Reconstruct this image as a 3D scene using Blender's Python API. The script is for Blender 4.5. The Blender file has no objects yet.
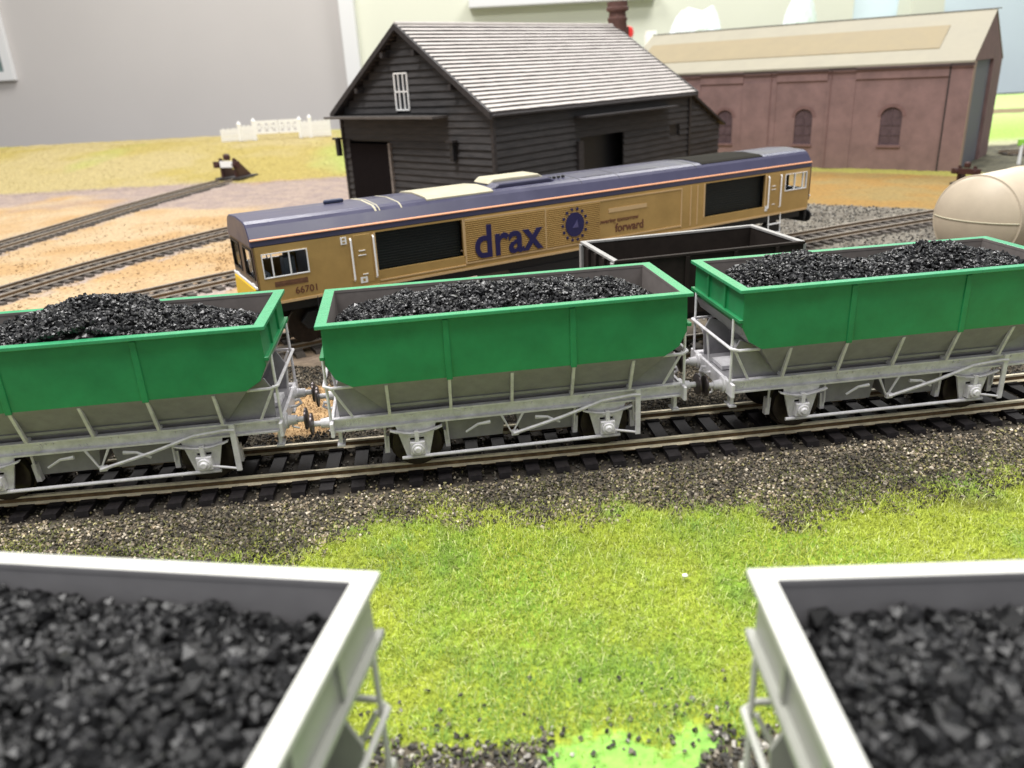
import bpy, math, random
import numpy as np
from mathutils import Matrix, Vector
random.seed(7); rng = np.random.default_rng(11)
PI = math.pi
SC = bpy.context.scene; C = SC.collection
# ------------------------------------------------------------------ camera (1 unit = 1 cm)
SC.unit_settings.system = 'METRIC'; SC.unit_settings.scale_length = 0.01
PITCH, ROLL, CAMH, FPX = math.radians(21.50), math.radians(-3.05), 8.948, 789.3
up0 = Vector((0, math.sin(PITCH), math.cos(PITCH))); fw = Vector((0, math.cos(PITCH), -math.sin(PITCH)))
Rv = Vector((1, 0, 0))*math.cos(ROLL) + up0*math.sin(ROLL)
Uv = up0*math.cos(ROLL) - Vector((1, 0, 0))*math.sin(ROLL)
cam = bpy.data.cameras.new('camera'); camo = bpy.data.objects.new('camera', cam); C.objects.link(camo)
M = Matrix((Rv, Uv, -fw)).transposed().to_4x4(); M.translation = Vector((0, 0, CAMH)); camo.matrix_world = M
cam.sensor_fit = 'HORIZONTAL'; cam.sensor_width = 36; cam.lens = FPX/1024*36
cam.clip_start = 0.1; cam.clip_end = 3000
cam.dof.use_dof = True; cam.dof.focus_distance = 20.5; cam.dof.aperture_fstop = 0.30
SC.camera = camo
# ------------------------------------------------------------------ light
w = bpy.data.worlds.new('World'); SC.world = w; w.use_nodes = True
w.node_tree.nodes['Background'].inputs[0].default_value = (0.93, 0.96, 1.0, 1); w.node_tree.nodes['Background'].inputs[1].default_value = 0.42
def panel(x, y, z, sx, sy, power, col=(1, .97, .93), aim=None):
    l = bpy.data.lights.new('ceiling_panel', 'AREA'); l.shape = 'RECTANGLE'; l.size = sx; l.size_y = sy; l.energy = power; l.color = col
    o = bpy.data.objects.new('ceiling_panel', l); C.objects.link(o); o.location = (x, y, z)
    if aim: o.rotation_euler = (Vector(aim)-Vector((x, y, z))).to_track_quat('-Z', 'Y').to_euler()
    return o
panel(-48, -2, 130, 60, 30, 250000, (1, .98, .95))
panel(48, -2, 130, 60, 30, 110000, (1, .98, .95))
panel(-50, 150, 135, 60, 60, 190000, (1, .98, .96))
panel(75, 155, 135, 60, 60, 200000, (1, .98, .96))
SC.view_settings.view_transform = 'Standard'; SC.view_settings.look = 'None'; SC.view_settings.exposure = 0.0
SC.render.resolution_x = 1024; SC.render.resolution_y = 768
GZ = -0.25                         # level of the ballasted board
# ------------------------------------------------------------------ noise for vertex colours
def _h(ix, iy, s):
    n = (ix.astype(np.int64)*374761393 + iy.astype(np.int64)*668265263 + s*1442695041) & 0x7fffffff
    n = ((n ^ (n >> 13))*1274126177) & 0x7fffffff
    n = n ^ (n >> 16)
    return (n & 0xffff)/65535.0
def vn(x, y, s=0):
    x = np.asarray(x, float); y = np.asarray(y, float)
    ix = np.floor(x); iy = np.floor(y); fx = x-ix; fy = y-iy; fx = fx*fx*(3-2*fx); fy = fy*fy*(3-2*fy)
    a = _h(ix, iy, s); b = _h(ix+1, iy, s); c = _h(ix, iy+1, s); d = _h(ix+1, iy+1, s)
    return (a*(1-fx)+b*fx)*(1-fy)+(c*(1-fx)+d*fx)*fy
def fbm(x, y, s=0, o=4):
    r = 0; a = .5; t = 0
    for i in range(o):
        r = r+a*vn(x*2**i, y*2**i, s+i*17); t += a; a *= .5
    return r/t
def lin(r, g, b):
    f = lambda c: ((c/255+.055)/1.055)**2.4 if c > 10 else c/255/12.92
    return (f(r), f(g), f(b))
# ------------------------------------------------------------------ materials
def mat(name, col, rough=.5, metal=0, spec=.5, noise=0, nscale=8, bump=0, bscale=30, col2=None, coat=0, trans=0, vcol=False, emit=None, stretch=None, dust=0):
    m = bpy.data.materials.new(name); m.use_nodes = True; nt = m.node_tree; b = nt.nodes['Principled BSDF']
    col = tuple(col)+(1,) if len(col) == 3 else col
    b.inputs['Base Color'].default_value = col; b.inputs['Roughness'].default_value = rough; b.inputs['Metallic'].default_value = metal
    b.inputs['Specular IOR Level'].default_value = spec; b.inputs['Coat Weight'].default_value = coat; b.inputs['Coat Roughness'].default_value = .25
    b.inputs['Transmission Weight'].default_value = trans
    N = nt.nodes.new; K = nt.links.new
    tc = N('ShaderNodeTexCoord'); src = tc.outputs['Object']
    if stretch:
        mp = N('ShaderNodeMapping'); K(src, mp.inputs[0]); mp.inputs['Scale'].default_value = stretch; src = mp.outputs[0]
    cur = None
    if vcol:
        a = N('ShaderNodeVertexColor'); a.layer_name = 'Col'; cur = a.outputs[0]
    if noise:
        n = N('ShaderNodeTexNoise'); n.inputs['Scale'].default_value = nscale; n.inputs['Detail'].default_value = 6; n.inputs['Roughness'].default_value = .65; K(src, n.inputs[0])
        r = N('ShaderNodeMapRange'); r.inputs[1].default_value = .3; r.inputs[2].default_value = .7; K(n.outputs[0], r.inputs[0])
        if col2 is not None:
            mx = N('ShaderNodeMix'); mx.data_type = 'RGBA'; K(r.outputs[0], mx.inputs[0])
            mx.inputs[6].default_value = col; mx.inputs[7].default_value = tuple(col2)+(1,); cur = mx.outputs[2]
        else:
            r.inputs[3].default_value = 1-noise; r.inputs[4].default_value = 1+noise
            mx = N('ShaderNodeMix'); mx.data_type = 'RGBA'; mx.blend_type = 'MULTIPLY'; mx.inputs[0].default_value = 1
            if cur is not None: K(cur, mx.inputs[6])
            else: mx.inputs[6].default_value = col
            K(r.outputs[0], mx.inputs[7]); cur = mx.outputs[2]
        rr = N('ShaderNodeMapRange'); rr.inputs[3].default_value = max(0, rough-.12); rr.inputs[4].default_value = min(1, rough+.15); K(n.outputs[0], rr.inputs[0]); K(rr.outputs[0], b.inputs['Roughness'])
    if cur is not None: K(cur, b.inputs['Base Color'])
    if bump:
        n2 = N('ShaderNodeTexNoise'); n2.inputs['Scale'].default_value = bscale; n2.inputs['Detail'].default_value = 5; K(src, n2.inputs[0])
        bp = N('ShaderNodeBump'); bp.inputs['Strength'].default_value = bump; bp.inputs['Distance'].default_value = .02; K(n2.outputs[0], bp.inputs['Height']); K(bp.outputs[0], b.inputs['Normal'])
    if emit:
        b.inputs['Emission Color'].default_value = tuple(emit)+(1,); b.inputs['Emission Strength'].default_value = 1
    return m
MT = {}
MT['green'] = mat('green_paint', (.017, .235, .082), .36, noise=.14, nscale=1.6, bump=.05, bscale=25)
MT['rimsheen'] = mat('green_rim_sheen', (.05, .34, .15), .27, noise=.08, nscale=3)  # wagon green lightened: the rim's gloss highlight is put into the colour
MT['grey'] = mat('grey_paint', (.30, .29, .31), .42, noise=.16, nscale=2.5, bump=.06, bscale=25)
MT['frame'] = mat('pale_grey_paint', (.78, .76, .79), .32, noise=.18, nscale=4)
MT['inner'] = mat('inner_grey', (.21, .185, .175), .5, noise=.12, nscale=3)
MT['white'] = mat('off_white_paint', (.60, .60, .555), .42, noise=.07, nscale=3, bump=.08, bscale=40)
MT['fgside'] = mat('off_white_side', (.38, .385, .345), .4, noise=.07, nscale=2)
MT['fginner'] = mat('inner_dark_grey', (.31, .30, .31), .6, noise=.06, nscale=2)
MT['steel'] = mat('wheel_steel', (.04, .03, .025), .4, metal=.6, noise=.3, nscale=6)
MT['buf'] = mat('buffer_steel', (.12, .10, .10), .3, metal=.7)
MT['railfar'] = mat('dull_rail_metal', (.42, .37, .31), .4, metal=.2, noise=.25, nscale=3)
MT['rail'] = mat('rail_highlight', (.92, .82, .60), .3, metal=.1, noise=.25, nscale=3, stretch=(1, 1, 1))  # glint on head and foot tops put into this pale colour
MT['railside'] = mat('rail_side', (.20, .13, .07), .4, metal=.4, noise=.4, nscale=5)
MT['sleeper'] = mat('sleeper_plastic', (.013, .011, .012), .55, spec=.2, noise=.4, nscale=5, bump=.2, bscale=20)
MT['coal'] = mat('coal', (.02, .02, .022), .33, vcol=True, spec=.5)
MT['dullcoal'] = mat('dull_coal', (.02, .02, .022), .42, vcol=True, spec=.42)
MT['stone'] = mat('ballast_stone', (.2, .2, .2), .75, vcol=True)
MT['fibre'] = mat('grass_fibre', (.3, .5, .05), .55, vcol=True, spec=.3)
MT['black'] = mat('black_plastic', (.012, .012, .014), .5)
MT['gold'] = mat('gold_paint', (.52, .335, .12), .34, metal=.25, noise=.10, nscale=1.0)
MT['goldlite'] = mat('pale_gold', (.66, .46, .24), .4, metal=.1)
MT['blue'] = mat('violet_blue_paint', (.052, .050, .098), .32, noise=.09, nscale=1.0, bump=.04, bscale=20)
MT['blueink'] = mat('navy_ink', (.02, .018, .09), .4)
MT['redink'] = mat('maroon_ink', (.14, .05, .03), .5)
MT['stripe'] = mat('orange_stripe', (.80, .38, .21), .35)
MT['cream'] = mat('cream_paint', (.50, .46, .33), .45, noise=.08, nscale=2)
MT['yellow'] = mat('yellow_paint', (.85, .55, .02), .4)
MT['whiteP'] = mat('white_line', (.93, .93, .93), .4)
MT['glass'] = mat('dark_glass', (.01, .012, .018), .06, coat=.5)
MT['clear'] = mat('clear_glazing', (.95, .97, 1), .03, trans=1); MT['clear'].node_tree.nodes['Principled BSDF'].inputs['IOR'].default_value = 1.05
MT['grille'] = mat('dark_grille', (.008, .012, .012), .55, noise=.3, nscale=6)
MT['tank'] = mat('tank_cream', (.58, .485, .365), .42, noise=.06, nscale=1.2)
MT['opengrey'] = mat('wagon_dark_inside', (.024, .018, .015), .75, spec=.2, noise=.3, nscale=2)
MT['openout'] = mat('wagon_pale_rim', (.36, .35, .34), .45, noise=.15, nscale=4)
MT['wood'] = mat('black_weatherboard', (.040, .037, .038), .62, noise=.45, nscale=1.6, stretch=(.5, .5, 4), bump=.4, bscale=8)
MT['woodtrim'] = mat('black_trim', (.03, .026, .027), .6, noise=.4, nscale=4)
MT['slate'] = mat('pale_slate', (.53, .49, .46), .6, noise=.09, nscale=1.2, bump=.3, bscale=12)
MT['brown'] = mat('terracotta', (.10, .045, .035), .7, noise=.25, nscale=4)
MT['brick'] = mat('red_brown_brick', (.235, .148, .142), .75, noise=.20, nscale=.7, bump=.15, bscale=10)
MT['brickdk'] = mat('dark_brick', (.19, .11, .105), .75, noise=.2, nscale=1.5)
MT['brickwin'] = mat('maroon_window', (.10, .065, .075), .5, noise=.25, nscale=2)
MT['roofcard'] = mat('cream_roof_card', (.36, .33, .25), .7, noise=.07, nscale=.5)
MT['rooftan'] = mat('tan_roof_panel', (.32, .26, .155), .7, noise=.07, nscale=.7)
MT['greydoor'] = mat('grey_blue_door', (.16, .16, .19), .6, noise=.12, nscale=1)
MT['wallL'] = mat('grey_wall', (.585, .555, .54), .9, noise=.03, nscale=.02)
MT['wallR'] = mat('sage_cream_wall', (.78, .79, .66), .9, noise=.03, nscale=.02)
MT['wallB'] = mat('pale_blue_wall', (.78, .90, .96), .9, noise=.02, nscale=.02)
MT['trimw'] = mat('white_trim', (.8, .8, .8), .6)
MT['floor'] = mat('floor', (.25, .23, .2), .8, noise=.2, nscale=.05)
MT['plast'] = mat('white_bag', (.80, .86, .92), .5)
MT['red'] = mat('red_plastic', (.75, .03, .03), .4)
MT['teal'] = mat('teal_glass', (.18, .25, .24), .3)
MT['lime'] = mat('lime_paint', (.33, .72, .09), .45, noise=.05, nscale=2)
MT['maroon'] = mat('maroon_paint', (.05, .016, .014), .55)
# ------------------------------------------------------------------ mesh builder
class MB:
    def __init__(s): s.v = []; s.f = []; s.m = []; s.cur = 0
    def mat(s, i): s.cur = i; return s
    def add(s, vs, fs):
        n = len(s.v); s.v += [tuple(map(float, q)) for q in vs]; s.f += [tuple(n+i for i in f) for f in fs]; s.m += [s.cur]*len(fs); return s
    def box(s, x0, x1, y0, y1, z0, z1):
        return s.add([(x0, y0, z0), (x1, y0, z0), (x1, y1, z0), (x0, y1, z0), (x0, y0, z1), (x1, y0, z1), (x1, y1, z1), (x0, y1, z1)],
                     [(0, 3, 2, 1), (4, 5, 6, 7), (0, 1, 5, 4), (1, 2, 6, 5), (2, 3, 7, 6), (3, 0, 4, 7)])
    def prism(s, pts, axis, a, b):
        """2-D outline pts extruded between a and b along axis; pts are the other two coords in xyz order"""
        def q(p, t):
            if axis == 'x': return (t, p[0], p[1])
            if axis == 'y': return (p[0], t, p[1])
            return (p[0], p[1], t)
        n = len(pts); vs = [q(p, a) for p in pts]+[q(p, b) for p in pts]
        ar = sum(pts[i][0]*pts[(i+1) % n][1]-pts[(i+1) % n][0]*pts[i][1] for i in range(n))
        flip = (ar > 0) != (axis == 'y')
        if a > b: flip = not flip
        fs = [tuple(range(n)), tuple(range(2*n-1, n-1, -1))]+[(i, i+n, (i+1) % n+n, (i+1) % n) for i in range(n)]
        if flip: fs = [tuple(reversed(f)) for f in fs]
        return s.add(vs, fs)
    def tube(s, pts, r, n=8, caps=True):
        P = [Vector(p) for p in pts]; rings = []; prev = None
        rr = r if hasattr(r, '__len__') else [r]*len(P)
        for i, p in enumerate(P):
            d = (P[min(i+1, len(P)-1)]-P[max(i-1, 0)]).normalized()
            if prev is None:
                a = d.orthogonal().normalized()
            else:
                a = (prev-d*prev.dot(d)).normalized()
            prev = a; b = d.cross(a)
            rings.append([p+a*math.cos(2*PI*k/n)*rr[i]+b*math.sin(2*PI*k/n)*rr[i] for k in range(n)])
        vs = [q for R_ in rings for q in R_]; fs = []
        for i in range(len(P)-1):
            for k in range(n): fs.append((i*n+k, i*n+(k+1) % n, (i+1)*n+(k+1) % n, (i+1)*n+k))
        if caps: fs += [tuple(reversed(range(n))), tuple(range((len(P)-1)*n, len(P)*n))]
        return s.add(vs, fs)
    def lathe(s, prof, axis='z', c=(0, 0, 0), n=24):
        """prof: list of (radius, t) along axis"""
        vs = []; fs = []
        for r, t in prof:
            for k in range(n):
                a = 2*PI*k/n; u, v = r*math.cos(a), r*math.sin(a)
                q = (u, v, t) if axis == 'z' else ((t, u, v) if axis == 'x' else (v, t, u))
                vs.append((q[0]+c[0], q[1]+c[1], q[2]+c[2]))
        m = len(prof)
        for i in range(m-1):
            for k in range(n): fs.append((i*n+k, i*n+(k+1) % n, (i+1)*n+(k+1) % n, (i+1)*n+k))
        fs += [tuple(reversed(range(n))), tuple(range((m-1)*n, m*n))]
        return s.add(vs, fs)
    def build(s, name, mats, parent=None, smooth=False, bevel=0, seg=1):
        me = bpy.data.meshes.new(name); me.from_pydata(s.v, [], s.f)
        if not isinstance(mats, (list, tuple)): mats = [mats]
        for m in mats: me.materials.append(m)
        me.polygons.foreach_set('material_index', s.m)
        me.polygons.foreach_set('use_smooth', [bool(smooth)]*len(s.f))
        if smooth:
            try: me.set_sharp_from_angle(angle=math.radians(38))
            except Exception: pass
        me.update()
        o = bpy.data.objects.new(name, me); C.objects.link(o)
        if parent: o.parent = parent
        if bevel:
            b = o.modifiers.new('bevel', 'BEVEL'); b.width = bevel; b.segments = seg; b.limit_method = 'ANGLE'; b.angle_limit = math.radians(35)
        return o
def thing(name, label, cat, loc=(0, 0, 0), rz=0, group=None):
    o = bpy.data.objects.new(name, None); C.objects.link(o); o.location = loc; o.rotation_euler = (0, 0, rz); o.empty_display_size = .3
    return tag(o, label, cat, group)
def tag(o, label=None, cat=None, group=None, kind=None):
    if label: o['label'] = label
    if cat: o['category'] = cat
    if group: o['group'] = group
    if kind: o['kind'] = kind
    return o
def raw(name, V, F, cols, m, parent=None, smooth=False):
    """V (n,3) ; F (k,c) equal-size faces ; cols (n,3) vertex colours"""
    me = bpy.data.meshes.new(name); n = len(V); k, c = F.shape
    me.vertices.add(n); me.vertices.foreach_set('co', V.astype(np.float32).ravel())
    me.loops.add(k*c); me.loops.foreach_set('vertex_index', F.astype(np.int32).ravel())
    me.polygons.add(k); me.polygons.foreach_set('loop_start', np.arange(0, k*c, c, dtype=np.int32))
    me.polygons.foreach_set('use_smooth', np.full(k, smooth))
    me.materials.append(m)
    if cols is not None:
        ca = me.color_attributes.new('Col', 'FLOAT_COLOR', 'POINT')
        ca.data.foreach_set('color', np.concatenate([cols, np.ones((n, 1))], 1).astype(np.float32).ravel())
    me.update(calc_edges=True); me.validate()
    o = bpy.data.objects.new(name, me); C.objects.link(o)
    if parent: o.parent = parent
    return o
CUBE = np.array([[-1, -1, -1], [1, -1, -1], [1, 1, -1], [-1, 1, -1], [-1, -1, 1], [1, -1, 1], [1, 1, 1], [-1, 1, 1]], float)*.62
CUBF = np.array([[0, 3, 2, 1], [4, 5, 6, 7], [0, 1, 5, 4], [1, 2, 6, 5], [2, 3, 7, 6], [3, 0, 4, 7]])
t_ = (1+5**.5)/2
ICO = np.array([[-1, t_, 0], [1, t_, 0], [-1, -t_, 0], [1, -t_, 0], [0, -1, t_], [0, 1, t_], [0, -1, -t_], [0, 1, -t_], [t_, 0, -1], [t_, 0, 1], [-t_, 0, -1], [-t_, 0, 1]])/1.902
ICF = np.array([[0, 11, 5], [0, 5, 1], [0, 1, 7], [0, 7, 10], [0, 10, 11], [1, 5, 9], [5, 11, 4], [11, 10, 2], [10, 7, 6], [7, 1, 8], [3, 9, 4], [3, 4, 2], [3, 2, 6], [3, 6, 8], [3, 8, 9], [4, 9, 5], [2, 4, 11], [6, 2, 10], [8, 6, 7], [9, 8, 1]])
def rocks(P, size, col, base, faces, jit=.3, flat=.75):
    n = len(P); k = len(base)
    V = base[None]*(1+rng.uniform(-jit, jit, (n, k, 1)))+rng.normal(0, jit*.25, (n, k, 3))
    V *= np.stack([rng.uniform(.75, 1.25, n), rng.uniform(.65, 1.1, n), rng.uniform(flat*.7, flat*1.15, n)], 1)[:, None]
    q = rng.normal(size=(n, 4)); q /= np.linalg.norm(q, axis=1)[:, None]; w_, x, y, z = q.T
    Rm = np.stack([1-2*(y*y+z*z), 2*(x*y-z*w_), 2*(x*z+y*w_), 2*(x*y+z*w_), 1-2*(x*x+z*z), 2*(y*z-x*w_), 2*(x*z-y*w_), 2*(y*z+x*w_), 1-2*(x*x+y*y)], 1).reshape(n, 3, 3)
    V = np.einsum('nij,nkj->nki', Rm, V)*size[:, None, None]+P[:, None]
    F = (faces[None]+(np.arange(n)*k)[:, None, None]).reshape(-1, faces.shape[1])
    return V.reshape(-1, 3), F, np.repeat(col, k, 0)
# ------------------------------------------------------------------ ground
K = 1.028
bgx = np.array([-30, -10.9, -7.63, -4.6, -3.45, -2.0, .02, 1.77, 3.95, 5.5, 7.46, 9.67, 11.63, 30])*K
bgy = np.array([14.6, 14.4, 14.0, 14.1, 14.8, 15.6, 15.0, 15.1, 14.95, 14.5, 15.0, 15.5, 15.95, 18.5])*K
LT = []
for pl in ([(-34.8, 38), (-33.2, 47), (-32.1, 55), (-31, 65), (-29.3, 76), (-27.9, 83)], [(-27.5, 26), (-25.8, 33), (-24.6, 38), (-22.3, 44.2), (-18.0, 52.5), (-12, 61)], [(-24.5, 27.5), (-20, 32.5), (-16.3, 36.2), (-13.0, 39.3), (-6, 45)]):
    for (ax, ay), (bx_, by_) in zip(pl[:-1], pl[1:]):
        for k_ in range(8): LT.append(((ax+(bx_-ax)*k_/8)*K, (ay+(by_-ay)*k_/8)*K))
def trackmid(x): return 18.63+.094*(x+.18)+.0012*(x+.18)**2
def hill(x, y):
    """field rising gently at the back left"""
    s = np.clip((y-80)/34, 0, 1); s = s*s*(3-2*s)
    m = np.clip((22-x)/25, 0, 1)
    return 2.35*s*m-4.2*np.clip((y-129)/16, 0, 1)*m
def zones(x, y):
    n1 = fbm(x*.35, y*.35, 3); n2 = fbm(x*1.6, y*1.6, 9); n3 = fbm(x*.07, y*.07, 21)
    def c(a): return np.array(a)[None]*np.ones((len(x), 1))
    def mixc(A, B, t): t = np.clip(t, 0, 1)[:, None]; return A*(1-t)+B*t
    grass = mixc(c((.33, .39, .04)), c((.20, .34, .035)), (n1-.4)*4)
    bal = mixc(c((.075, .064, .048)), c((.13, .112, .08)), (n2-.4)*4)
    col = mixc(bal, grass, (np.interp(x, bgx, bgy)-y+(n2-.5)*2.2)/.9)
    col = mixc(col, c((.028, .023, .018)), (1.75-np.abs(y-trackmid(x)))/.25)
    fgb = (9.0+(n2-.5)*1.0+(fbm(x*6, y*6, 72)-.5)*.8-y)/.2
    lime = c((.27, .54, .10))
    n7 = fbm(x*5, y*5, 71); fg = mixc(bal, lime, np.minimum((x-.15-(n2-.5)*.8+(n7-.5)*.6)/.12, (2.5+(n2-.5)*.8-x+(n7-.5)*.6)/.12)); fg = mixc(fg, fg*.55, (n7-.62)*8)
    col = mixc(col, fg, fgb)
    # beyond the front track
    far = mixc(c((.085, .070, .05)), c((.15, .125, .09)), (n1-.35)*3)
    d = y-(trackmid(x)+2.4)
    sand = mixc(c((.40, .255, .120)), c((.44, .325, .195)), (n1-.35)*3)
    purp = mixc(c((.27, .21, .19)), c((.35, .27, .22)), (n2-.3)*2.5)
    left = mixc(sand, purp, (n3-.50)*9+np.clip((y-70)/8, 0, 1)*1.6-.1+np.clip((42-y)/6, 0, 1)*.9)
    m_ = (x < 0) & (y > 24) & (y < 90); dt = np.full(len(x), 99.0)
    if m_.any():
        for px, py in LT: dt[m_] = np.minimum(dt[m_], np.hypot(x[m_]-px, y[m_]-py))
    left = mixc(left, sand, np.clip(1-np.hypot((x+15)/9, (y-47)/9), 0, 1)*3)
    mau = mixc(c((.235, .195, .175)), c((.36, .30, .27)), (n2-.35)*3)
    left = mixc(left, mau, (2.0+(n2-.5)*2.4-dt)/.8)
    field = mixc(c((.37, .295, .09)), c((.40, .325, .15)), (fbm(x*.12, y*.12, 5)-.4)*4)
    field = mixc(field, c((.33, .38, .10)), (fbm(x*.06, y*.03, 8)-.66)*6+np.clip((y-112)/15, 0, .35))
    left = mixc(left, field, (y-83.5-(n1-.5)*3)/1.5)
    grey = mixc(c((.13, .115, .095)), c((.22, .20, .165)), (n2-.35)*3)
    ochre = mixc(c((.31, .185, .055)), c((.28, .20, .075)), (n1-.4)*4)
    f0 = np.interp(x, [10, 20.8, 23.7, 26.7, 50], [60, 53.4, 51.1, 48.9, 32])
    right = mixc(grey, ochre, (y-f0-(n1-.5)*1.0)/.3)
    edge = c((.34, .32, .08))
    bd = 70+(26.9-x)*.808
    right = mixc(right, edge, (y-bd*K+2.6)/.6)
    rf = mixc(c((.10, .095, .07)), c((.17, .16, .11)), (n2-.4)*4)
    right = mixc(right, rf, np.minimum((x-37.5)/1.0, (y-55)/3))
    gl = mixc(c((.36, .54, .12)), c((.52, .68, .26)), (y-96)/30)
    gl = mixc(gl, c((.27, .21, .12)), np.minimum((y-121)/2, (132-y)/2))
    gl = mixc(c((.45, .45, .28)), gl, (y-84)/5)
    right = mixc(right, gl, np.minimum((y-81-(n1-.5)*2)/1.5, (x-38)/2))
    side = np.clip((x+1.5+(y-40)*.05)/8, 0, 1)
    back = mixc(left, right, side)
    tr = np.interp(x, [-60, -24, -16, -9, 0, 12, 30], [26, 26, 27, 24.5, 27, 30, 30])
    col = mixc(col, far, d/.6)
    col = mixc(col, mixc(back, far, np.clip((30-y)/8, 0, 1)*np.clip((x+14)/8, 0, 1)), (y-tr-(n1-.5)*2)/3)
    tan = 1.5-np.hypot((x+6.1)/1.1, (y-22.1)/1.6)+(n2-.5)*.8
    col = mixc(col, c((.40, .26, .13)), tan*3)
    return col
def heightf(x, y):
    z = GZ+hill(x, y)+(fbm(x*1.3, y*1.3, 31)-.5)*.10*np.clip(y/30, .4, 3)*(y > 0)
    mid = np.abs(y-trackmid(x)); z = z-.06*np.clip(1-mid/2.2, 0, 1)
    z = z+.12*np.clip(1-np.abs(y-(np.interp(x, bgx, bgy)-3))/3.5, 0, 1)
    return z
ys = np.concatenate([np.linspace(-12, 6, 24, endpoint=False), 6*np.exp(np.linspace(0, math.log(172/6), 620))])
us = np.linspace(-1, 1, 620)
X = us[None, :]*(np.maximum(ys, 6)*1.05+14)[:, None]+0*ys[:, None]; Y = ys[:, None]+0*X
xf, yf = X.ravel(), Y.ravel(); zf = heightf(xf, yf)
nr, nc = X.shape; idx = np.arange(nr*nc).reshape(nr, nc)
F = np.stack([idx[:-1, :-1], idx[:-1, 1:], idx[1:, 1:], idx[1:, :-1]], -1).reshape(-1, 4)
MT['ground'] = mat('scenic_ground', (.2, .2, .2), .9, vcol=True, noise=.33, nscale=4.5, bump=.5, bscale=9, spec=.25)
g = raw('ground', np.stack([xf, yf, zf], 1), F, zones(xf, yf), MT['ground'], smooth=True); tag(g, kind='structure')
# ------------------------------------------------------------------ stones (ballast) as ground cover
def scatter(n, x0, x1, y0, y1, dens):
    P = np.stack([rng.uniform(x0, x1, n), rng.uniform(y0, y1, n)], 1); return P[rng.random(n) < dens(P[:, 0], P[:, 1])]
def stone_cols(n, dark=.5, brown=.25):
    r = rng.random(n); g_ = rng.uniform(.02, .10, n); col = np.stack([g_*1.05, g_*.98, g_*.85], 1)
    m = r > dark; b_ = rng.uniform(.10, .28, n); col[m] = np.stack([b_*1.10, b_*.96, b_*.76], 1)[m]
    m = r > dark+brown; b_ = rng.uniform(.24, .52, n); col[m] = np.stack([b_*1.02, b_*.96, b_*.86], 1)[m]
    return col
def sleeper_clear(x, y): return np.abs(y-trackmid(x))
def dens_front(x, y):
    gb = np.interp(x, bgx, bgy); n2 = fbm(x*1.6, y*1.6, 9); n5 = fbm(x*.8, y*.8, 44)
    e = y-gb-(n2-.5)*2.2
    d = np.clip(e/.7+1.3, 0, 1)
    off = y-trackmid(x)
    inside = (np.abs(off) < 1.68)
    d = np.where(inside, .22, d)
    return d*np.where(off > 1.6, .75, 1.0)
P = scatter(125000, -15, 17, 13.2, 26, dens_front)
sz = rng.uniform(.018, .050, len(P)); z = heightf(P[:, 0], P[:, 1])+sz*.25+rng.uniform(0, .05, len(P))
pat = fbm(P[:, 0]*.7, P[:, 1]*.9, 77)
col = stone_cols(len(P), .60, .29); col *= (.62+1.15*np.clip((pat-.3)*2.2, 0, 1))[:, None]*np.array([1.04, .96, .84])
moss = (rng.random(len(P)) < .35*np.clip(1-(P[:, 1]-np.interp(P[:, 0], bgx, bgy))/3, 0, 1)); col[moss] = col[moss]*np.array([.75, .78, .5])+np.array([.03, .032, .008])
back = P[:, 1]-trackmid(P[:, 0]) > 1.5; col[back] *= .45  # stones beyond the track darkened, painting in the shade under the wagons
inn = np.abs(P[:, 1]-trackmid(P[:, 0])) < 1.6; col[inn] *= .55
tanm = np.hypot((P[:, 0]+6.1)/1.5, (P[:, 1]-22.1)/1.8) < 1.05; col[tanm] = np.array([.44, .29, .15])*rng.uniform(.6, 1.15, (tanm.sum(), 1)); sz[tanm] *= .6
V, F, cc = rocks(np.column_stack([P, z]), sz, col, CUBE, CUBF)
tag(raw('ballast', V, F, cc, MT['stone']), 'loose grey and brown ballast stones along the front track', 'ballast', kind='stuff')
# foreground ballast
def dens_fg(x, y):
    n2 = fbm(x*1.6, y*1.6, 9); e = 9.0+(n2-.5)*1.0-y
    lime = (x > .25+(n2-.5)*.8) & (x < 2.45+(n2-.5)*.8)
    return np.where(e > 0, np.where(lime, .10, 1), np.exp(e*2.2)*.16)
P = scatter(24000, -9, 10, 3.5, 10.5, dens_fg); sz = rng.uniform(.03, .06, len(P)); z = heightf(P[:, 0], P[:, 1])+sz*.3+rng.uniform(0, .05, len(P))
V, F, cc = rocks(np.column_stack([P, z]), sz, stone_cols(len(P), .66, .2), CUBE, CUBF)
tag(raw('ballast', V, F, cc, MT['stone']), 'dark loose ballast at the very front edge beside the lime green patch', 'ballast', kind='stuff')
# mid-distance ballast, around the rear tracks
def dens_mid(x, y):
    right = np.clip((x-6)/4, 0, 1)*(y < np.interp(x, [10, 20.8, 23.7, 26.7, 50], [60, 53.4, 51.1, 48.9, 32]))
    left = (x < -10)*(.12+.4*(fbm(x*.3, y*.3, 12) > .55))
    return np.clip(right+left*(y < 60), .0, 1)
P = scatter(42000, -36, 36, 26, 62, dens_mid); sz = rng.uniform(.035, .085, len(P)); z = heightf(P[:, 0], P[:, 1])+sz*.2
lf = P[:, 0] < 0
col = stone_cols(len(P), .50, .38)*.8; col[lf] = zones(P[lf, 0], P[lf, 1])*rng.uniform(.55, 1.3, (lf.sum(), 1)); 
V, F, cc = rocks(np.column_stack([P, z]), sz, col, CUBE, CUBF)
tag(raw('gravel', V, F, cc, MT['stone']), 'fine gravel scattered between the rear sidings', 'gravel', kind='stuff')
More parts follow.
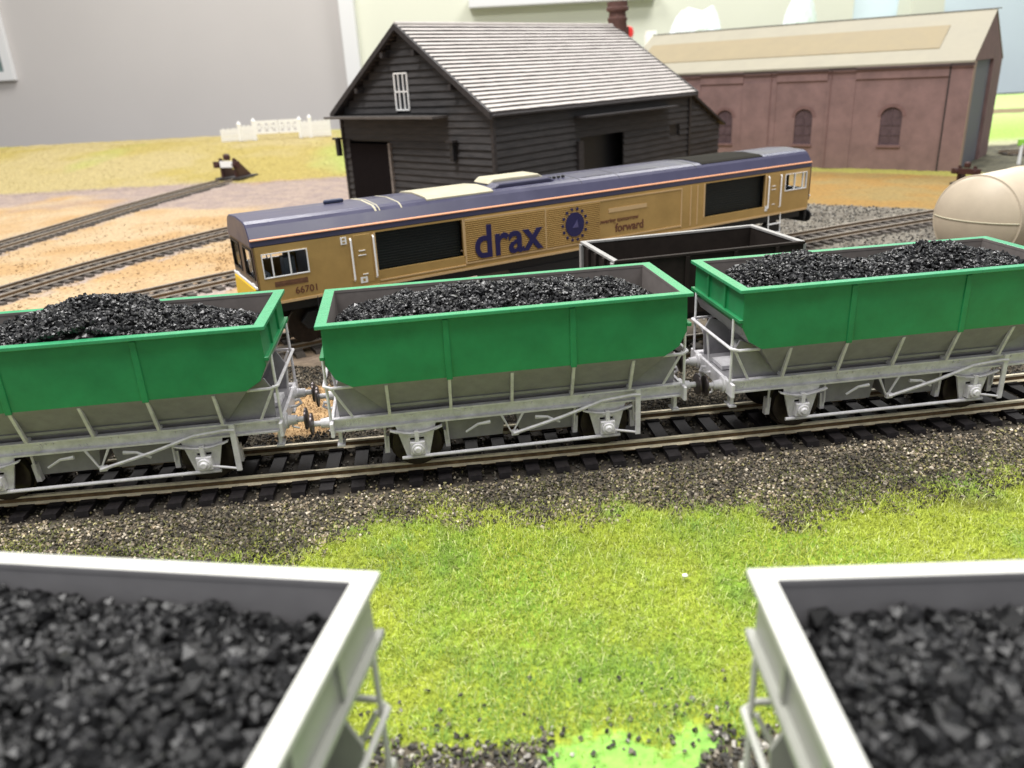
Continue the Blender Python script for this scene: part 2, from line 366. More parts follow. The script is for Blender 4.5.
# ------------------------------------------------------------------ static grass
def fibres(P, L, wd, col, lean=.9):
    n = len(P); a = rng.uniform(0, 2*PI, n); d = np.stack([np.cos(a), np.sin(a)], 1); th = rng.uniform(.25, lean, n)
    s = np.stack([-d[:, 1], d[:, 0], np.zeros(n)], 1)*wd[:, None]
    p0 = P; p1 = P+np.column_stack([d*(L*np.sin(th)*.55)[:, None], L*np.cos(th)*.55])
    th2 = th+rng.uniform(.1, .9, n); p2 = p1+np.column_stack([d*(L*np.sin(th2)*.45)[:, None], L*np.cos(th2)*.45])
    V = np.stack([p0-s, p0+s, p1+s*.8, p1-s*.8, p2+s*.3, p2-s*.3], 1).reshape(-1, 3)
    b = (np.arange(n)*6)[:, None]; F = np.concatenate([b+[0, 1, 2, 3], b+[3, 2, 4, 5]], 0)
    return V, F, np.repeat(col, 6, 0)
def dens_gr(x, y):
    gb = np.interp(x, bgx, bgy); n2 = fbm(x*1.6, y*1.6, 9); n4 = fbm(x*1.1, y*1.1, 91)
    d = np.clip((gb-y+(n2-.5)*2.2+(fbm(x*5, y*5, 95)-.5)*.9)/1.3+.45, 0, 1); d = np.where(y > gb, np.maximum(d, .75*np.clip((n4-.34)*4, 0, 1)*np.clip(1-(y-gb)/2.3, 0, 1)), d)
    e = 9.0+(n2-.5)*1.0-y
    return d*np.where(e > 0, .22*np.exp(-e*2.5), 1)*(np.abs(y-trackmid(x)) > 1.8)
P = scatter(300000, -13, 16, 8.2, 17.4, dens_gr)
n1 = fbm(P[:, 0]*.5, P[:, 1]*.5, 60); n2 = fbm(P[:, 0]*1.5, P[:, 1]*1.5, 61); r = rng.random(len(P))[:, None]
yl = np.array([.44, .51, .065]); gr_ = np.array([.25, .40, .065]); tn = np.array([.66, .70, .30])
n3_ = fbm(P[:, 0]*3.5, P[:, 1]*3.5, 63); n4_ = fbm(P[:, 0]*.22+3, P[:, 1]*.3, 64)
t = np.clip((n1-.48)*2.8+(n2-.5)*1.6+(n3_-.5)*.9+np.clip((11.0-P[:, 1])/3, 0, .6)+np.clip((n4_-.5)*1.5, 0, .5), 0, 1)[:, None]
col = (yl*(1-t)+gr_*t)*rng.uniform(.55, 1.3, (len(P), 1))*(.72+.56*n3_[:, None])
br = np.clip(1-np.hypot((P[:, 0]-9.9)/1.0, (P[:, 1]-14.6)/.5), 0, 1)[:, None]*.8+np.clip((n2-.70)*5, 0, .4)[:, None]; col = col*(1-br)+np.array([.20, .16, .05])*br; m = r[:, 0] > .9; col[m] = tn*rng.uniform(.7, 1.3, (m.sum(), 1)); 
gb = np.interp(P[:, 0], bgx, bgy); ed = np.clip((P[:, 1]-gb+.5)/1.2, 0, 1)[:, None]; col = col*(1-ed*.75)+np.array([.30, .31, .10])*rng.uniform(.5, 1.3, (len(P), 1))*ed*.75
z = heightf(P[:, 0], P[:, 1])-.01
V, F, cc = fibres(np.column_stack([P, z]), rng.uniform(.06, .17, len(P))*(.6+.9*n3_)*(1-.5*ed[:, 0])*np.where(rng.random(len(P)) < .04, 1.7, 1), rng.uniform(.004, .0075, len(P)), col)
tag(raw('grass', V, F, cc, MT['fibre']), 'bright lime green static grass between the near and middle wagons', 'grass', kind='stuff')
# rough dry grass of the rear field
P = scatter(110000, -80, 24, 82, 128, lambda x, y: .75*(np.abs(x) < y*.75)); z = heightf(P[:, 0], P[:, 1])-.02
V, F, cc = fibres(np.column_stack([P, z]), rng.uniform(.08, .24, len(P)), rng.uniform(.010, .018, len(P)), zones(P[:, 0], P[:, 1])*rng.uniform(.92, 1.1, (len(P), 1)))
tag(raw('dry_grass', V, F, cc, MT['fibre']), 'yellow dry grass of the field behind the buffer stop', 'grass', kind='stuff')
# ------------------------------------------------------------------ railway tracks
def offs(path, o):
    out = []
    for i, p in enumerate(path):
        a = path[max(i-1, 0)]; b = path[min(i+1, len(path)-1)]; dx, dy = b[0]-a[0], b[1]-a[1]; l = math.hypot(dx, dy)
        out.append((p[0]-dy/l*o, p[1]+dx/l*o))
    return out
def resample(path, step):
    out = [path[0]]; acc = 0
    res = [path[0]]
    for a, b in zip(path[:-1], path[1:]):
        l = math.hypot(b[0]-a[0], b[1]-a[1]); n = max(1, int(l/.05))
        for k in range(1, n+1): res.append((a[0]+(b[0]-a[0])*k/n, a[1]+(b[1]-a[1])*k/n))
    for p, q in zip(res[:-1], res[1:]):
        acc += math.hypot(q[0]-p[0], q[1]-p[1])
        if acc >= step: out.append(q); acc = 0
    return out
def smoothp(pts, n=24):
    pts = [np.array(p, float) for p in pts]; P_ = [2*pts[0]-pts[1]]+pts+[2*pts[-1]-pts[-2]]; out = []
    for i in range(1, len(P_)-2):
        for k in range(n):
            t = k/n; a, b, c_, d = P_[i-1:i+3]
            out.append(tuple(.5*((2*b)+(-a+c_)*t+(2*a-5*b+4*c_-d)*t*t+(-a+3*b-3*c_+d)*t**3)))
    out.append(tuple(pts[-1])); return out
SLM = MB()
SLM.prism([(-1.5, 0), (1.5, 0), (1.46, .13), (-1.46, .13)], 'x', -.165, .165)
SLM.box(-.19, .19, -1.08, -.93, .13, .17); SLM.box(-.19, .19, -.74, -.62, .13, .17); SLM.box(-.19, .19, .62, .74, .13, .17); SLM.box(-.19, .19, .93, 1.08, .13, .17)
sl0 = SLM.build('sleeper', MT['sleeper']); sl1 = SLM.build('sleeper', mat('weathered_sleeper', (.085, .072, .062), .8, noise=.4, nscale=3))
def track(label, path, top=.1, sp=.70, zf_=None, group=None, railm='railfar'):
    c0 = path[len(path)//2]; T = thing('railway_track', label, 'track', (c0[0], c0[1], 0), 0, group)
    H = [(-.045, .0), (.045, .0), (.045, -.05), (.018, -.075), (.018, -.165), (.11, -.20), (.11, -.225), (-.11, -.225), (-.11, -.20), (-.018, -.165), (-.018, -.075), (-.045, -.05)]
    for o in (-.83, .83):
        mb = MB(); pl = offs(path, o); n = len(H); base = 0; vs = []
        pn = [(q[0]-p[0], q[1]-p[1]) for p, q in zip(offs(path, o), offs(path, o+1))]
        for p, d in zip(pl, pn):
            zz = top+(zf_(p[0], p[1]) if zf_ else 0)
            for h in H: vs.append((p[0]+d[0]*h[0]-c0[0], p[1]+d[1]*h[0]-c0[1], zz+h[1]))
        fs = [(i*n+k, (i+1)*n+k, (i+1)*n+(k+1) % n, i*n+(k+1) % n) for i in range(len(pl)-1) for k in range(n)]
        fs += [tuple(range(n)), tuple(reversed(range((len(pl)-1)*n, len(pl)*n)))]
        mb.add(vs, fs); mb.m = [(0 if (j % n) in (0, 1, 11, 4, 8) else 1) for j in range((len(pl)-1)*n)]+[0, 0]
        mb.build('rail', [MT[railm], MT['railside']], T)
    pts = resample(path, sp)
    for a, b in list(zip(pts[:-1], pts[1:]))[:100]:
        s = (sl0 if railm == 'rail' else sl1).copy(); C.objects.link(s); s.parent = T
        s.location = ((a[0]+b[0])/2-c0[0], (a[1]+b[1])/2-c0[1], top-.225-.13-.04+.035+(zf_(a[0], a[1]) if zf_ else 0)); s.rotation_euler = (0, 0, math.atan2(b[1]-a[1], b[0]-a[0])+random.uniform(-.02, .02))
    return T
ftp = [(x, trackmid(x)) for x in np.linspace(-20, 22, 60)]
track('bright railed track under the three green wagons', ftp, railm='rail')
def K2(p): return [(a*K, b*K) for a, b in p]
track('shiny track carrying the locomotive and the tank wagon beyond', smoothp([(-22, 18.8+1.9), (-15.5, 24.3), (-9.3, 27.8), (2.56, 34.46), (14.4, 41.1), (24.5, 45.8), (40, 52.5)], 14), top=-.08+.18)
track('weathered track curving from left edge up to the buffer stop', smoothp(K2([(-36, 22), (-34.8, 38), (-33.2, 47), (-32.1, 55), (-31, 65), (-29.3, 76), (-27.9, 83)]), 14), top=.1)
track('weathered track passing behind the locomotive cab', smoothp(K2([(-27.5, 26), (-25.8, 33), (-24.6, 38), (-22.3, 44.2), (-18.0, 52.5), (-12, 61), (-4, 70)]), 14))
track('short siding between cab front and coal heap', smoothp(K2([(-24.5, 27.5), (-20, 32.5), (-16.3, 36.2), (-13.0, 39.3), (-6, 45), (2, 49.5)]), 14), group=None)
track('hidden siding under the empty open wagon', [(x, 25.34+(x-5.97)*math.tan(math.radians(12.25))) for x in np.linspace(-5, 24, 30)])
track('foreground track under the two off white wagons', [(x, 5.72-.0955*x+.0052*x*x) for x in np.linspace(-13, 13, 40)])
track('dark track running past the doorway of the brick shed', [(x, 74+(x-45)*-.10) for x in np.linspace(45.9, 78, 20)], sp=.7)
C.objects.unlink(sl0); C.objects.unlink(sl1)
# ------------------------------------------------------------------ hopper wagons
def hopper_wagon(label, loc, ang, paint, rimp, lower, frame, inner, group, num=None, reps=True, cat='wagon'):
    T = thing('hopper_wagon', label, cat, (loc[0], loc[1], .1), math.radians(ang), group)
    Z = lambda z: z-.1
    t = .10
    b = MB()      # hopper shell: levels of outer rectangle
    lv = [(4.16, 1.58, Z(3.98)), (4.18, 1.58, Z(3.12)), (4.0, 1.58, Z(2.76)), (3.66, 1.58, Z(2.55)), (2.75, .8, Z(1.34))]
    vs = []
    for a, c_, z in lv: vs += [(-a, -c_, z), (a, -c_, z), (a, c_, z), (-a, c_, z)]
    il = [(4.035, 1.45, Z(3.98)), (4.035, 1.45, Z(3.12)), (3.85, 1.45, Z(2.8)), (3.5, 1.45, Z(2.6)), (2.45, .7, Z(1.4))]
    for a, c_, z in il: vs += [(-a, -c_, z), (a, -c_, z), (a, c_, z), (-a, c_, z)]
    fs = []; ms = []
    for i in range(4):
        for k in range(4):
            fs.append((i*4+k, (i+1)*4+k, (i+1)*4+(k+1) % 4, i*4+(k+1) % 4)[::1]); ms.append(0 if (i == 0 or (i in (1, 2) and k in (0, 2))) else 1)
            j = 20+i*4; fs.append((j+k, j+(k+1) % 4, j+4+(k+1) % 4, j+4+k)); ms.append(2)
    fs.append((16, 19, 18, 17)); ms.append(1); fs.append((36, 37, 38, 39)); ms.append(2)
    for k in range(4): fs.append((k, (k+1) % 4, 20+(k+1) % 4, 20+k)); ms.append(0)
    b.add(vs, fs); b.m = ms
    b.build('hopper_body', [paint, lower, inner], T, bevel=.012)
    r = MB()     # top rim as one mitred ring with lip
    o_, i_ = (4.285, 1.66), (4.03, 1.445)
    ring = [(-1, -1), (1, -1), (1, 1), (-1, 1)]
    vs = [(sx*o_[0], sy*o_[1], z) for z in (Z(4.05), Z(3.965)) for sx, sy in ring]+[(sx*i_[0], sy*i_[1], z) for z in (Z(4.05), Z(3.965)) for sx, sy in ring]
    fs = []
    for k in range(4):
        n = (k+1) % 4; fs += [(k, n, 8+n, 8+k), (k, 4+k, 4+n, n), (4+k, 12+k, 12+n, 4+n), (8+k, 8+n, 12+n, 12+k)]
    r.add(vs, fs); r.m = [0, 0, 0, 1]*4; r.build('rim', [rimp, inner], T, bevel=.012, seg=2)
    def part(nm, mb, m, **k): return mb.build(nm, m, T, **k)
    for sy in (-1, 1):
        for x in (-1.45, 1.45):
            part('side_rib', MB().box(x-.07, x+.07, sy*1.575-.035, sy*1.575+.035, Z(2.5), Z(3.935)), paint, bevel=.01)
        for x in (-2.9, -1.46, 0, 1.46, 2.9):
            mb = MB(); y0 = sy
            mb.prism([(sy*1.57, Z(2.5)), (sy*1.50, Z(2.5)), (sy*1.17, Z(1.70)), (sy*1.17, Z(1.64)), (sy*1.24, Z(1.64))], 'x', x-.035, x+.035)
            mb.prism([(sy*1.50, Z(2.5)), (sy*.92, Z(1.72)), (sy*.92, Z(1.64)), (sy*1.17, Z(1.64)), (sy*1.17, Z(1.70)), (sy*1.02, Z(1.72)), (sy*1.43, Z(2.33))], 'x', x-.03, x+.03)
            part('gusset', mb, frame)
        mb = MB()
        mb.box(-4.22, 4.22, sy*1.08-.03, sy*1.08+.03, Z(1.32), Z(1.63)); mb.box(-4.22, 4.22, min(sy*1.08, sy*1.22), max(sy*1.08, sy*1.22), Z(1.60), Z(1.64)); mb.box(-4.22, 4.22, min(sy*1.08, sy*1.22), max(sy*1.08, sy*1.22), Z(1.31), Z(1.35))
        for x in np.arange(-4, 4.1, .72):
            for dx in (0, .16):
                mb.lathe([(.028, 0), (.028, .02), (.012, .03)] if sy > 0 else [(.012, -.03), (.028, -.02), (.028, 0)], 'y', (x+dx, sy*1.11, Z(1.42+.1*((int(x*10)) % 2))), 6)
        part('solebar', mb, frame)
        part('slope_flange', MB().box(-2.9, 2.9, sy*1.08-.10, sy*1.08+.08, Z(1.80), Z(1.86)), lower)
        part('tie_bar', MB().tube([(-2.72, sy*1.22, Z(.47)), (2.66, sy*1.22, Z(.47))], .045, 8), frame)
        # brake gear
        mb = MB(); y = sy*1.2
        mb.tube([(-.28, y, Z(1.33)), (-.03, y, Z(.80)), (.26, y, Z(1.33))], .035, 6)
        part('brake_hanger', mb, frame)
        mb = MB(); mb.box(-.05, .12, y-.05, y+.05, Z(.76), Z(.88)); mb.tube([(0, sy*1.26, Z(.82)), (1.2, sy*1.28, Z(1.13)), (2.2, sy*1.30, Z(1.45)), (2.95, sy*1.30, Z(1.52)), (3.15, sy*1.30, Z(1.50))], .045, 6)
        part('brake_lever', mb, frame)
        mb = MB(); mb.box(3.03, 3.16, sy*1.28-.03, sy*1.28+.03, Z(.45), Z(1.66)); mb.tube([(3.1, sy*1.28, Z(.5)), (2.6, sy*1.26, Z(.6)), (2.45, sy*1.26, Z(.62))], .035, 6)
        part('lever_guide', mb, frame, bevel=.01)
        for s2 in (-1, 1): part('release_handle', MB().tube([(s2*.55, sy*1.2, Z(1.17)), (s2*.85, sy*1.22, Z(1.15)), (s2*1.15, sy*1.22, Z(.98))], [.05, .035, .03], 6), frame)
        part('maker_plate', MB().lathe([(.10, 0), (.10, .03), (.06, .035), (.06, .05)] if sy > 0 else [(.06, -.05), (.06, -.035), (.10, -.03), (.10, 0)], 'y', (-1.3, sy*1.11, Z(1.48)), 12), frame)
        for ax in (-2.33, 2.33):
            mb = MB(); y = sy*1.14
            mb.prism([(ax-.48, Z(1.30)), (ax+.48, Z(1.30)), (ax+.27, Z(.48)), (ax+.13, Z(.48)), (ax+.17, Z(.95)), (ax-.17, Z(.95)), (ax-.13, Z(.48)), (ax-.27, Z(.48))], 'y', y-.03, y+.03)
            gd = mb.build('axle_guard', frame, T)
            mb = MB(); yy = sorted((sy*1.15, sy*1.33)); mb.box(ax-.18, ax+.18, yy[0], yy[1], Z(.55), Z(.90)); e = sy*1.33
            mb.lathe([(.15, e), (.15, e+.06), (.08, e+.06), (.08, e+.11)] if sy > 0 else [(.08, e-.11), (.08, e-.06), (.15, e-.06), (.15, e)], 'y', (ax, 0, Z(.72)), 16)
            mb.build('axle_box', frame, gd, bevel=.015)
            mb = MB()
            for q in range(4):
                L_ = .62-.12*q; pts = [(ax+L_*u, Z(1.25-.035*q-.13*(1-u*u)*(L_/.62))) for u in np.linspace(-1, 1, 9)]
                mb.prism(pts+[(x_, z_-.03) for x_, z_ in reversed(pts)], 'y', sy*1.25-.06, sy*1.25+.06)
            mb.box(ax-.05, ax+.05, sy*1.25-.07, sy*1.25+.07, Z(.85), Z(1.16))
            mb.build('leaf_spring', frame, gd)
    for ax in (-2.33, 2.33):
        for sy in (-1, 1):
            for d_ in (-1, 1):
                mb = MB(); mb.prism([(ax+d_*.66, Z(.95)), (ax+d_*.78, Z(.95)), (ax+d_*.80, Z(.5)), (ax+d_*.68, Z(.5))], 'y', sy*.83-.08, sy*.83+.08); mb.tube([(ax+d_*.74, sy*.95, Z(1.35)), (ax+d_*.76, sy*.95, Z(.7))], .03, 6)
                part('brake_block', mb, frame)
        mb = MB()
        for sy in (-1, 1):
            pr = [(.0, -.14), (.30, -.13), (.42, -.12), (.46, -.14), (.60, -.14), (.62, -.02), (.62, .04), (.68, .05), (.68, .10), (.42, .10), (.2, .04), (0, .04)]
            pr = [(max(r_, .001), sy*.80+q*(-sy)) for r_, q in pr]
            if sy > 0: pr = pr[::-1]
            mb.lathe(pr, 'y', (ax, 0, Z(.72)), 28)
        mb.tube([(ax, -.9, Z(.72)), (ax, .9, Z(.72))], .06, 8)
        part('wheelset', mb, MT['steel'], smooth=True)
    for x0, x1 in ((-1.75, -.1), (.1, 1.75)):
        part('discharge_chute', MB().prism([(x0, Z(1.36)), (x1, Z(1.36)), (x1-.12, Z(.62)), (x0+.12, Z(.62))], 'y', -.78, .78), lower)
    part('centre_sill', MB().box(-4.15, 4.15, -.4, .4, Z(1.30), Z(1.52)), MT['black'])
    for sx in (-1, 1):
        X0 = sx*4.2
        part('headstock', MB().box(min(X0, X0+sx*.08), max(X0, X0+sx*.08), -1.45, 1.45, Z(1.28), Z(1.64)), frame, bevel=.015)
        part('end_platform', MB().box(min(sx*3.0, X0), max(sx*3.0, X0), -1.05, 1.05, Z(1.56), Z(1.595)), lower)
        part('end_lip', MB().box(min(sx*4.17, sx*4.27), max(sx*4.17, sx*4.27), -1.62, 1.62, Z(3.24), Z(3.33)), paint, bevel=.01)
        for y in (-.55, .55): part('end_rib', MB().box(min(sx*4.15, sx*4.22), max(sx*4.15, sx*4.22), y-.05, y+.05, Z(3.33), Z(3.93)), paint)
        for y in (-.98, .98):
            part('end_cheek', MB().prism([(sx*2.85, Z(1.60)), (sx*4.08, Z(1.60)), (sx*4.12, Z(2.30)), (sx*3.95, Z(2.62)), (sx*3.55, Z(2.45)), (sx*2.95, Z(1.80))], 'y', y-.03, y+.03), lower, bevel=.01)
        mb = MB()
        mb.box(min(sx*3.2, sx*4.1), max(sx*3.2, sx*4.1), -.35, .35, Z(1.62), Z(1.72)); mb.lathe([(.22, sx*3.35-.3), (.25, sx*3.35-.27), (.25, sx*3.35+.27), (.22, sx*3.35+.3)], 'x', (0, .05, Z(2.0)), 16)
        part('end_bracing', mb, frame)
        mb = MB()
        mb.tube([(sx*3.62, -1.42, Z(2.50)), (sx*4.15, -1.42, Z(2.50)), (sx*4.30, -1.30, Z(2.52)), (sx*4.32, 1.30, Z(2.52)), (sx*4.15, 1.42, Z(2.50)), (sx*3.62, 1.42, Z(2.50))], .04, 8)
        for y in (-1.25, 1.25):
            mb.tube([(sx*4.25, y, Z(3.25)), (sx*4.26, y, Z(1.62))], .035, 8)
            mb.tube([(sx*4.20, y, Z(2.5)), (sx*3.75, y*.92, Z(1.62))], .035, 8)
        mb.tube([(sx*4.28, .3, Z(2.52)), (sx*4.2, .3, Z(1.62))], .03, 6)
        part('handrail', mb, frame, smooth=True)
        for y in (-.88, .88):
            mb = MB(); a = [(.20, X0), (.20, X0+sx*.12), (.13, X0+sx*.14), (.11, X0+sx*.34), (.07, X0+sx*.34), (.07, X0+sx*.5)]
            mb.lathe(a if sx > 0 else a[::-1], 'x', (0, y, Z(1.45)), 16); bf = part('buffer', mb, frame, smooth=True)
            a = [(.08, X0+sx*.50), (.27, X0+sx*.53), (.27, X0+sx*.57), (.18, X0+sx*.6)]
            MB().lathe(a if sx > 0 else a[::-1], 'x', (0, y, Z(1.45)), 20).build('buffer_head', MT['buf'], bf, smooth=True)
        mb = MB(); mb.tube([(X0, 0, Z(1.45)), (X0+sx*.22, 0, Z(1.45)), (X0+sx*.34, 0, Z(1.52)), (X0+sx*.30, 0, Z(1.62)), (X0+sx*.2, 0, Z(1.6))], .04, 6)
        mb.tube([(X0+sx*.05, -.25, Z(1.3)), (X0+sx*.1, -.25, Z(1.0)), (X0+sx*.25, -.25, Z(.95))], .03, 6)
        part('coupling_hook', mb, frame)
        for y in (-1.0, 1.0):
            mb = MB(); mb.box(min(X0-sx*.05, X0-sx*.13), max(X0-sx*.05, X0-sx*.13), y-.1, y+.1, Z(.95), Z(1.3)); mb.box(min(X0-sx*.18, X0), max(X0-sx*.18, X0), y-.18, y+.18, Z(.92), Z(.96))
            part('end_step', mb, frame)
    if num: text('wagon_number', num, .20, (-3.95, -1.115, Z(1.42)), MT['whiteP'], T)
    return T
def text(name, s, size, loc, m, parent, rot=(PI/2, 0, 0), bold=0, sx=1, ext=.004):
    cu = bpy.data.curves.new('t', 'FONT'); cu.body = s; cu.size = size; cu.extrude = ext; cu.offset = bold; cu.resolution_u = 4
    o = bpy.data.objects.new('t', cu); C.objects.link(o)
    me = bpy.data.meshes.new_from_object(o.evaluated_get(bpy.context.evaluated_depsgraph_get())); bpy.data.objects.remove(o)
    o = bpy.data.objects.new(name, me); C.objects.link(o); me.materials.clear(); me.materials.append(m)
    o.location = loc; o.rotation_euler = rot; o.scale = (sx, 1, 1); o.parent = parent; return o
gw = 'green hopper wagons in the coal train'
WP = [((-9.811, 17.84), 6.3), ((-.181, 18.615), 7.4), ((9.409, 19.644), 6.85)]
labs = ['green hopper wagon at left with the tallest single coal heap, cut by the picture edge', 'middle green hopper wagon with a level coal load, seen whole', 'green hopper wagon at right with two coal humps, in front of the tank wagon']
for (l, a), lb, nm in zip(WP, labs, (None, '8142', '8714')):
    hopper_wagon(lb, l, a, MT['green'], MT['rimsheen'], MT['grey'], MT['frame'], MT['inner'], gw, nm)
FG = [((-6.03, 6.28), -10), ((6.55, 5.06), -2)]
for (l, a), lb in zip(FG, ['off white hopper wagon filling the lower left corner, heaped with coal', 'off white hopper wagon filling the lower right corner, heaped with coal']):
    hopper_wagon(lb, l, a, MT['fgside'], MT['white'], MT['fgside'], MT['white'], MT['fginner'], 'off white hopper wagons in the foreground')
# ------------------------------------------------------------------ coal loads
def coal(label, loc, ang, xs, zs, cross=.0, r0=.028, r1=.070, n=9000, seed=0, mound=.35, bright=1):
    def h(x, y):
        zc = np.interp(x, xs, zs); u = np.clip(np.abs(y)/1.45, 0, 1); ex = np.clip((np.abs(x)-3.6)/.45, 0, 1)
        return zc-mound*u**2-.12*ex+(fbm(x*2.2, y*2.2, seed)-.5)*.30+(fbm(x*6, y*6, seed+5)-.5)*.12
    gx = np.linspace(-4.04, 4.04, 90); gy = np.linspace(-1.45, 1.45, 34); Xg, Yg = np.meshgrid(gx, gy); xf, yf = Xg.ravel(), Yg.ravel()
    Vb = np.stack([xf, yf, h(xf, yf)-.13-.1], 1); idx = np.arange(len(xf)).reshape(Xg.shape); Fb = np.stack([idx[:-1, :-1], idx[:-1, 1:], idx[1:, 1:], idx[1:, :-1]], -1).reshape(-1, 4)
    Fb = np.concatenate([Fb[:, [0, 1, 2]], Fb[:, [0, 2, 3]]])
    x = rng.uniform(-3.98, 3.98, n); y = rng.uniform(-1.40, 1.40, n); s = rng.uniform(r0, r1, n)*np.where(rng.random(n) < .06, 1.5, 1)
    g_ = rng.uniform(.005, .026, n)*(1 if bright == 1 else .45); m = rng.random(n) < .04; g_[m] *= 2.6
    col = np.stack([g_, g_, g_*1.08], 1)
    V, F, cc = rocks(np.stack([x, y, h(x, y)-.1+rng.uniform(-.04, .05, n)], 1), s, col, ICO, ICF, .38 if bright == 1 else .24, .7 if bright == 1 else .85)
    V = np.concatenate([Vb, V]); F = np.concatenate([Fb, F+len(Vb)]); cc = np.concatenate([np.full((len(Vb), 3), .008), cc])
    o = raw('coal_load', V, F, cc, MT['dullcoal'] if bright > 1 else MT['coal']); o.location = (loc[0], loc[1], .1 if bright == 1 else -.06); o.rotation_euler = (0, 0, math.radians(ang)); return tag(o, label, 'coal', kind='stuff')
coal('coal with one tall heap in the left green wagon', *WP[0], [-4, -2.6, -1.2, -.1, .9, 1.6, 2.5, 3.6, 4], [3.75, 3.95, 4.2, 4.50, 4.45, 4.15, 3.98, 3.78, 3.6], seed=101)
coal('level coal in the middle green wagon', *WP[1], [-4, -3, -1.5, 0, 1.6, 2.8, 3.5, 4], [3.70, 3.96, 4.12, 4.13, 4.10, 3.98, 3.72, 3.5], seed=202)
coal('coal with two humps in the right green wagon', *WP[2], [-4, -3.4, -2.4, -1.4, -.2, .9, 1.9, 3, 4], [3.68, 3.95, 4.24, 4.24, 3.92, 4.06, 4.30, 4.02, 3.8], seed=303)
coal('large dull coal lumps in the lower left off white wagon', *FG[0], [-4, 0, 1.2, 2.5, 4], [3.80, 3.86, 3.90, 3.84, 3.68], seed=404, r0=.045, r1=.115, n=6500, mound=.12, bright=1.01)
coal('large dull coal lumps in the lower right off white wagon', *FG[1], [-4, -3, -2, 4], [3.72, 3.84, 3.80, 3.80], seed=505, r0=.045, r1=.125, n=6500, mound=.12, bright=1.01)
# ------------------------------------------------------------------ locomotive
LA = math.radians(29.32)
T = thing('diesel_locomotive', 'gold and violet blue diesel locomotive lettered drax, behind the green wagons', 'locomotive', (2.56, 34.462, 0), LA)
def P_(nm, mb, m, par=None, **k): return mb.build(nm, m, par or T, **k)
prof = [(-1.72, 3.93), (-1.70, 4.17), (-1.44, 4.56), (-1.32, 4.66), (-1.12, 4.73), (0, 4.80), (1.12, 4.73), (1.32, 4.66), (1.44, 4.56), (1.70, 4.17), (1.72, 3.93)]
mb = MB(); mb.prism(prof, 'x', -13.62, 13.6); P_('roof', mb, MT['blue'], bevel=.03)
for sy in (-1, 1):
    P_('stripe', MB().prism([(sy*1.69, 4.14), (sy*1.73, 4.14), (sy*1.73, 4.17), (sy*1.69, 4.21), (sy*1.67, 4.19)], 'x', -13.6, 13.58), MT['stripe'])
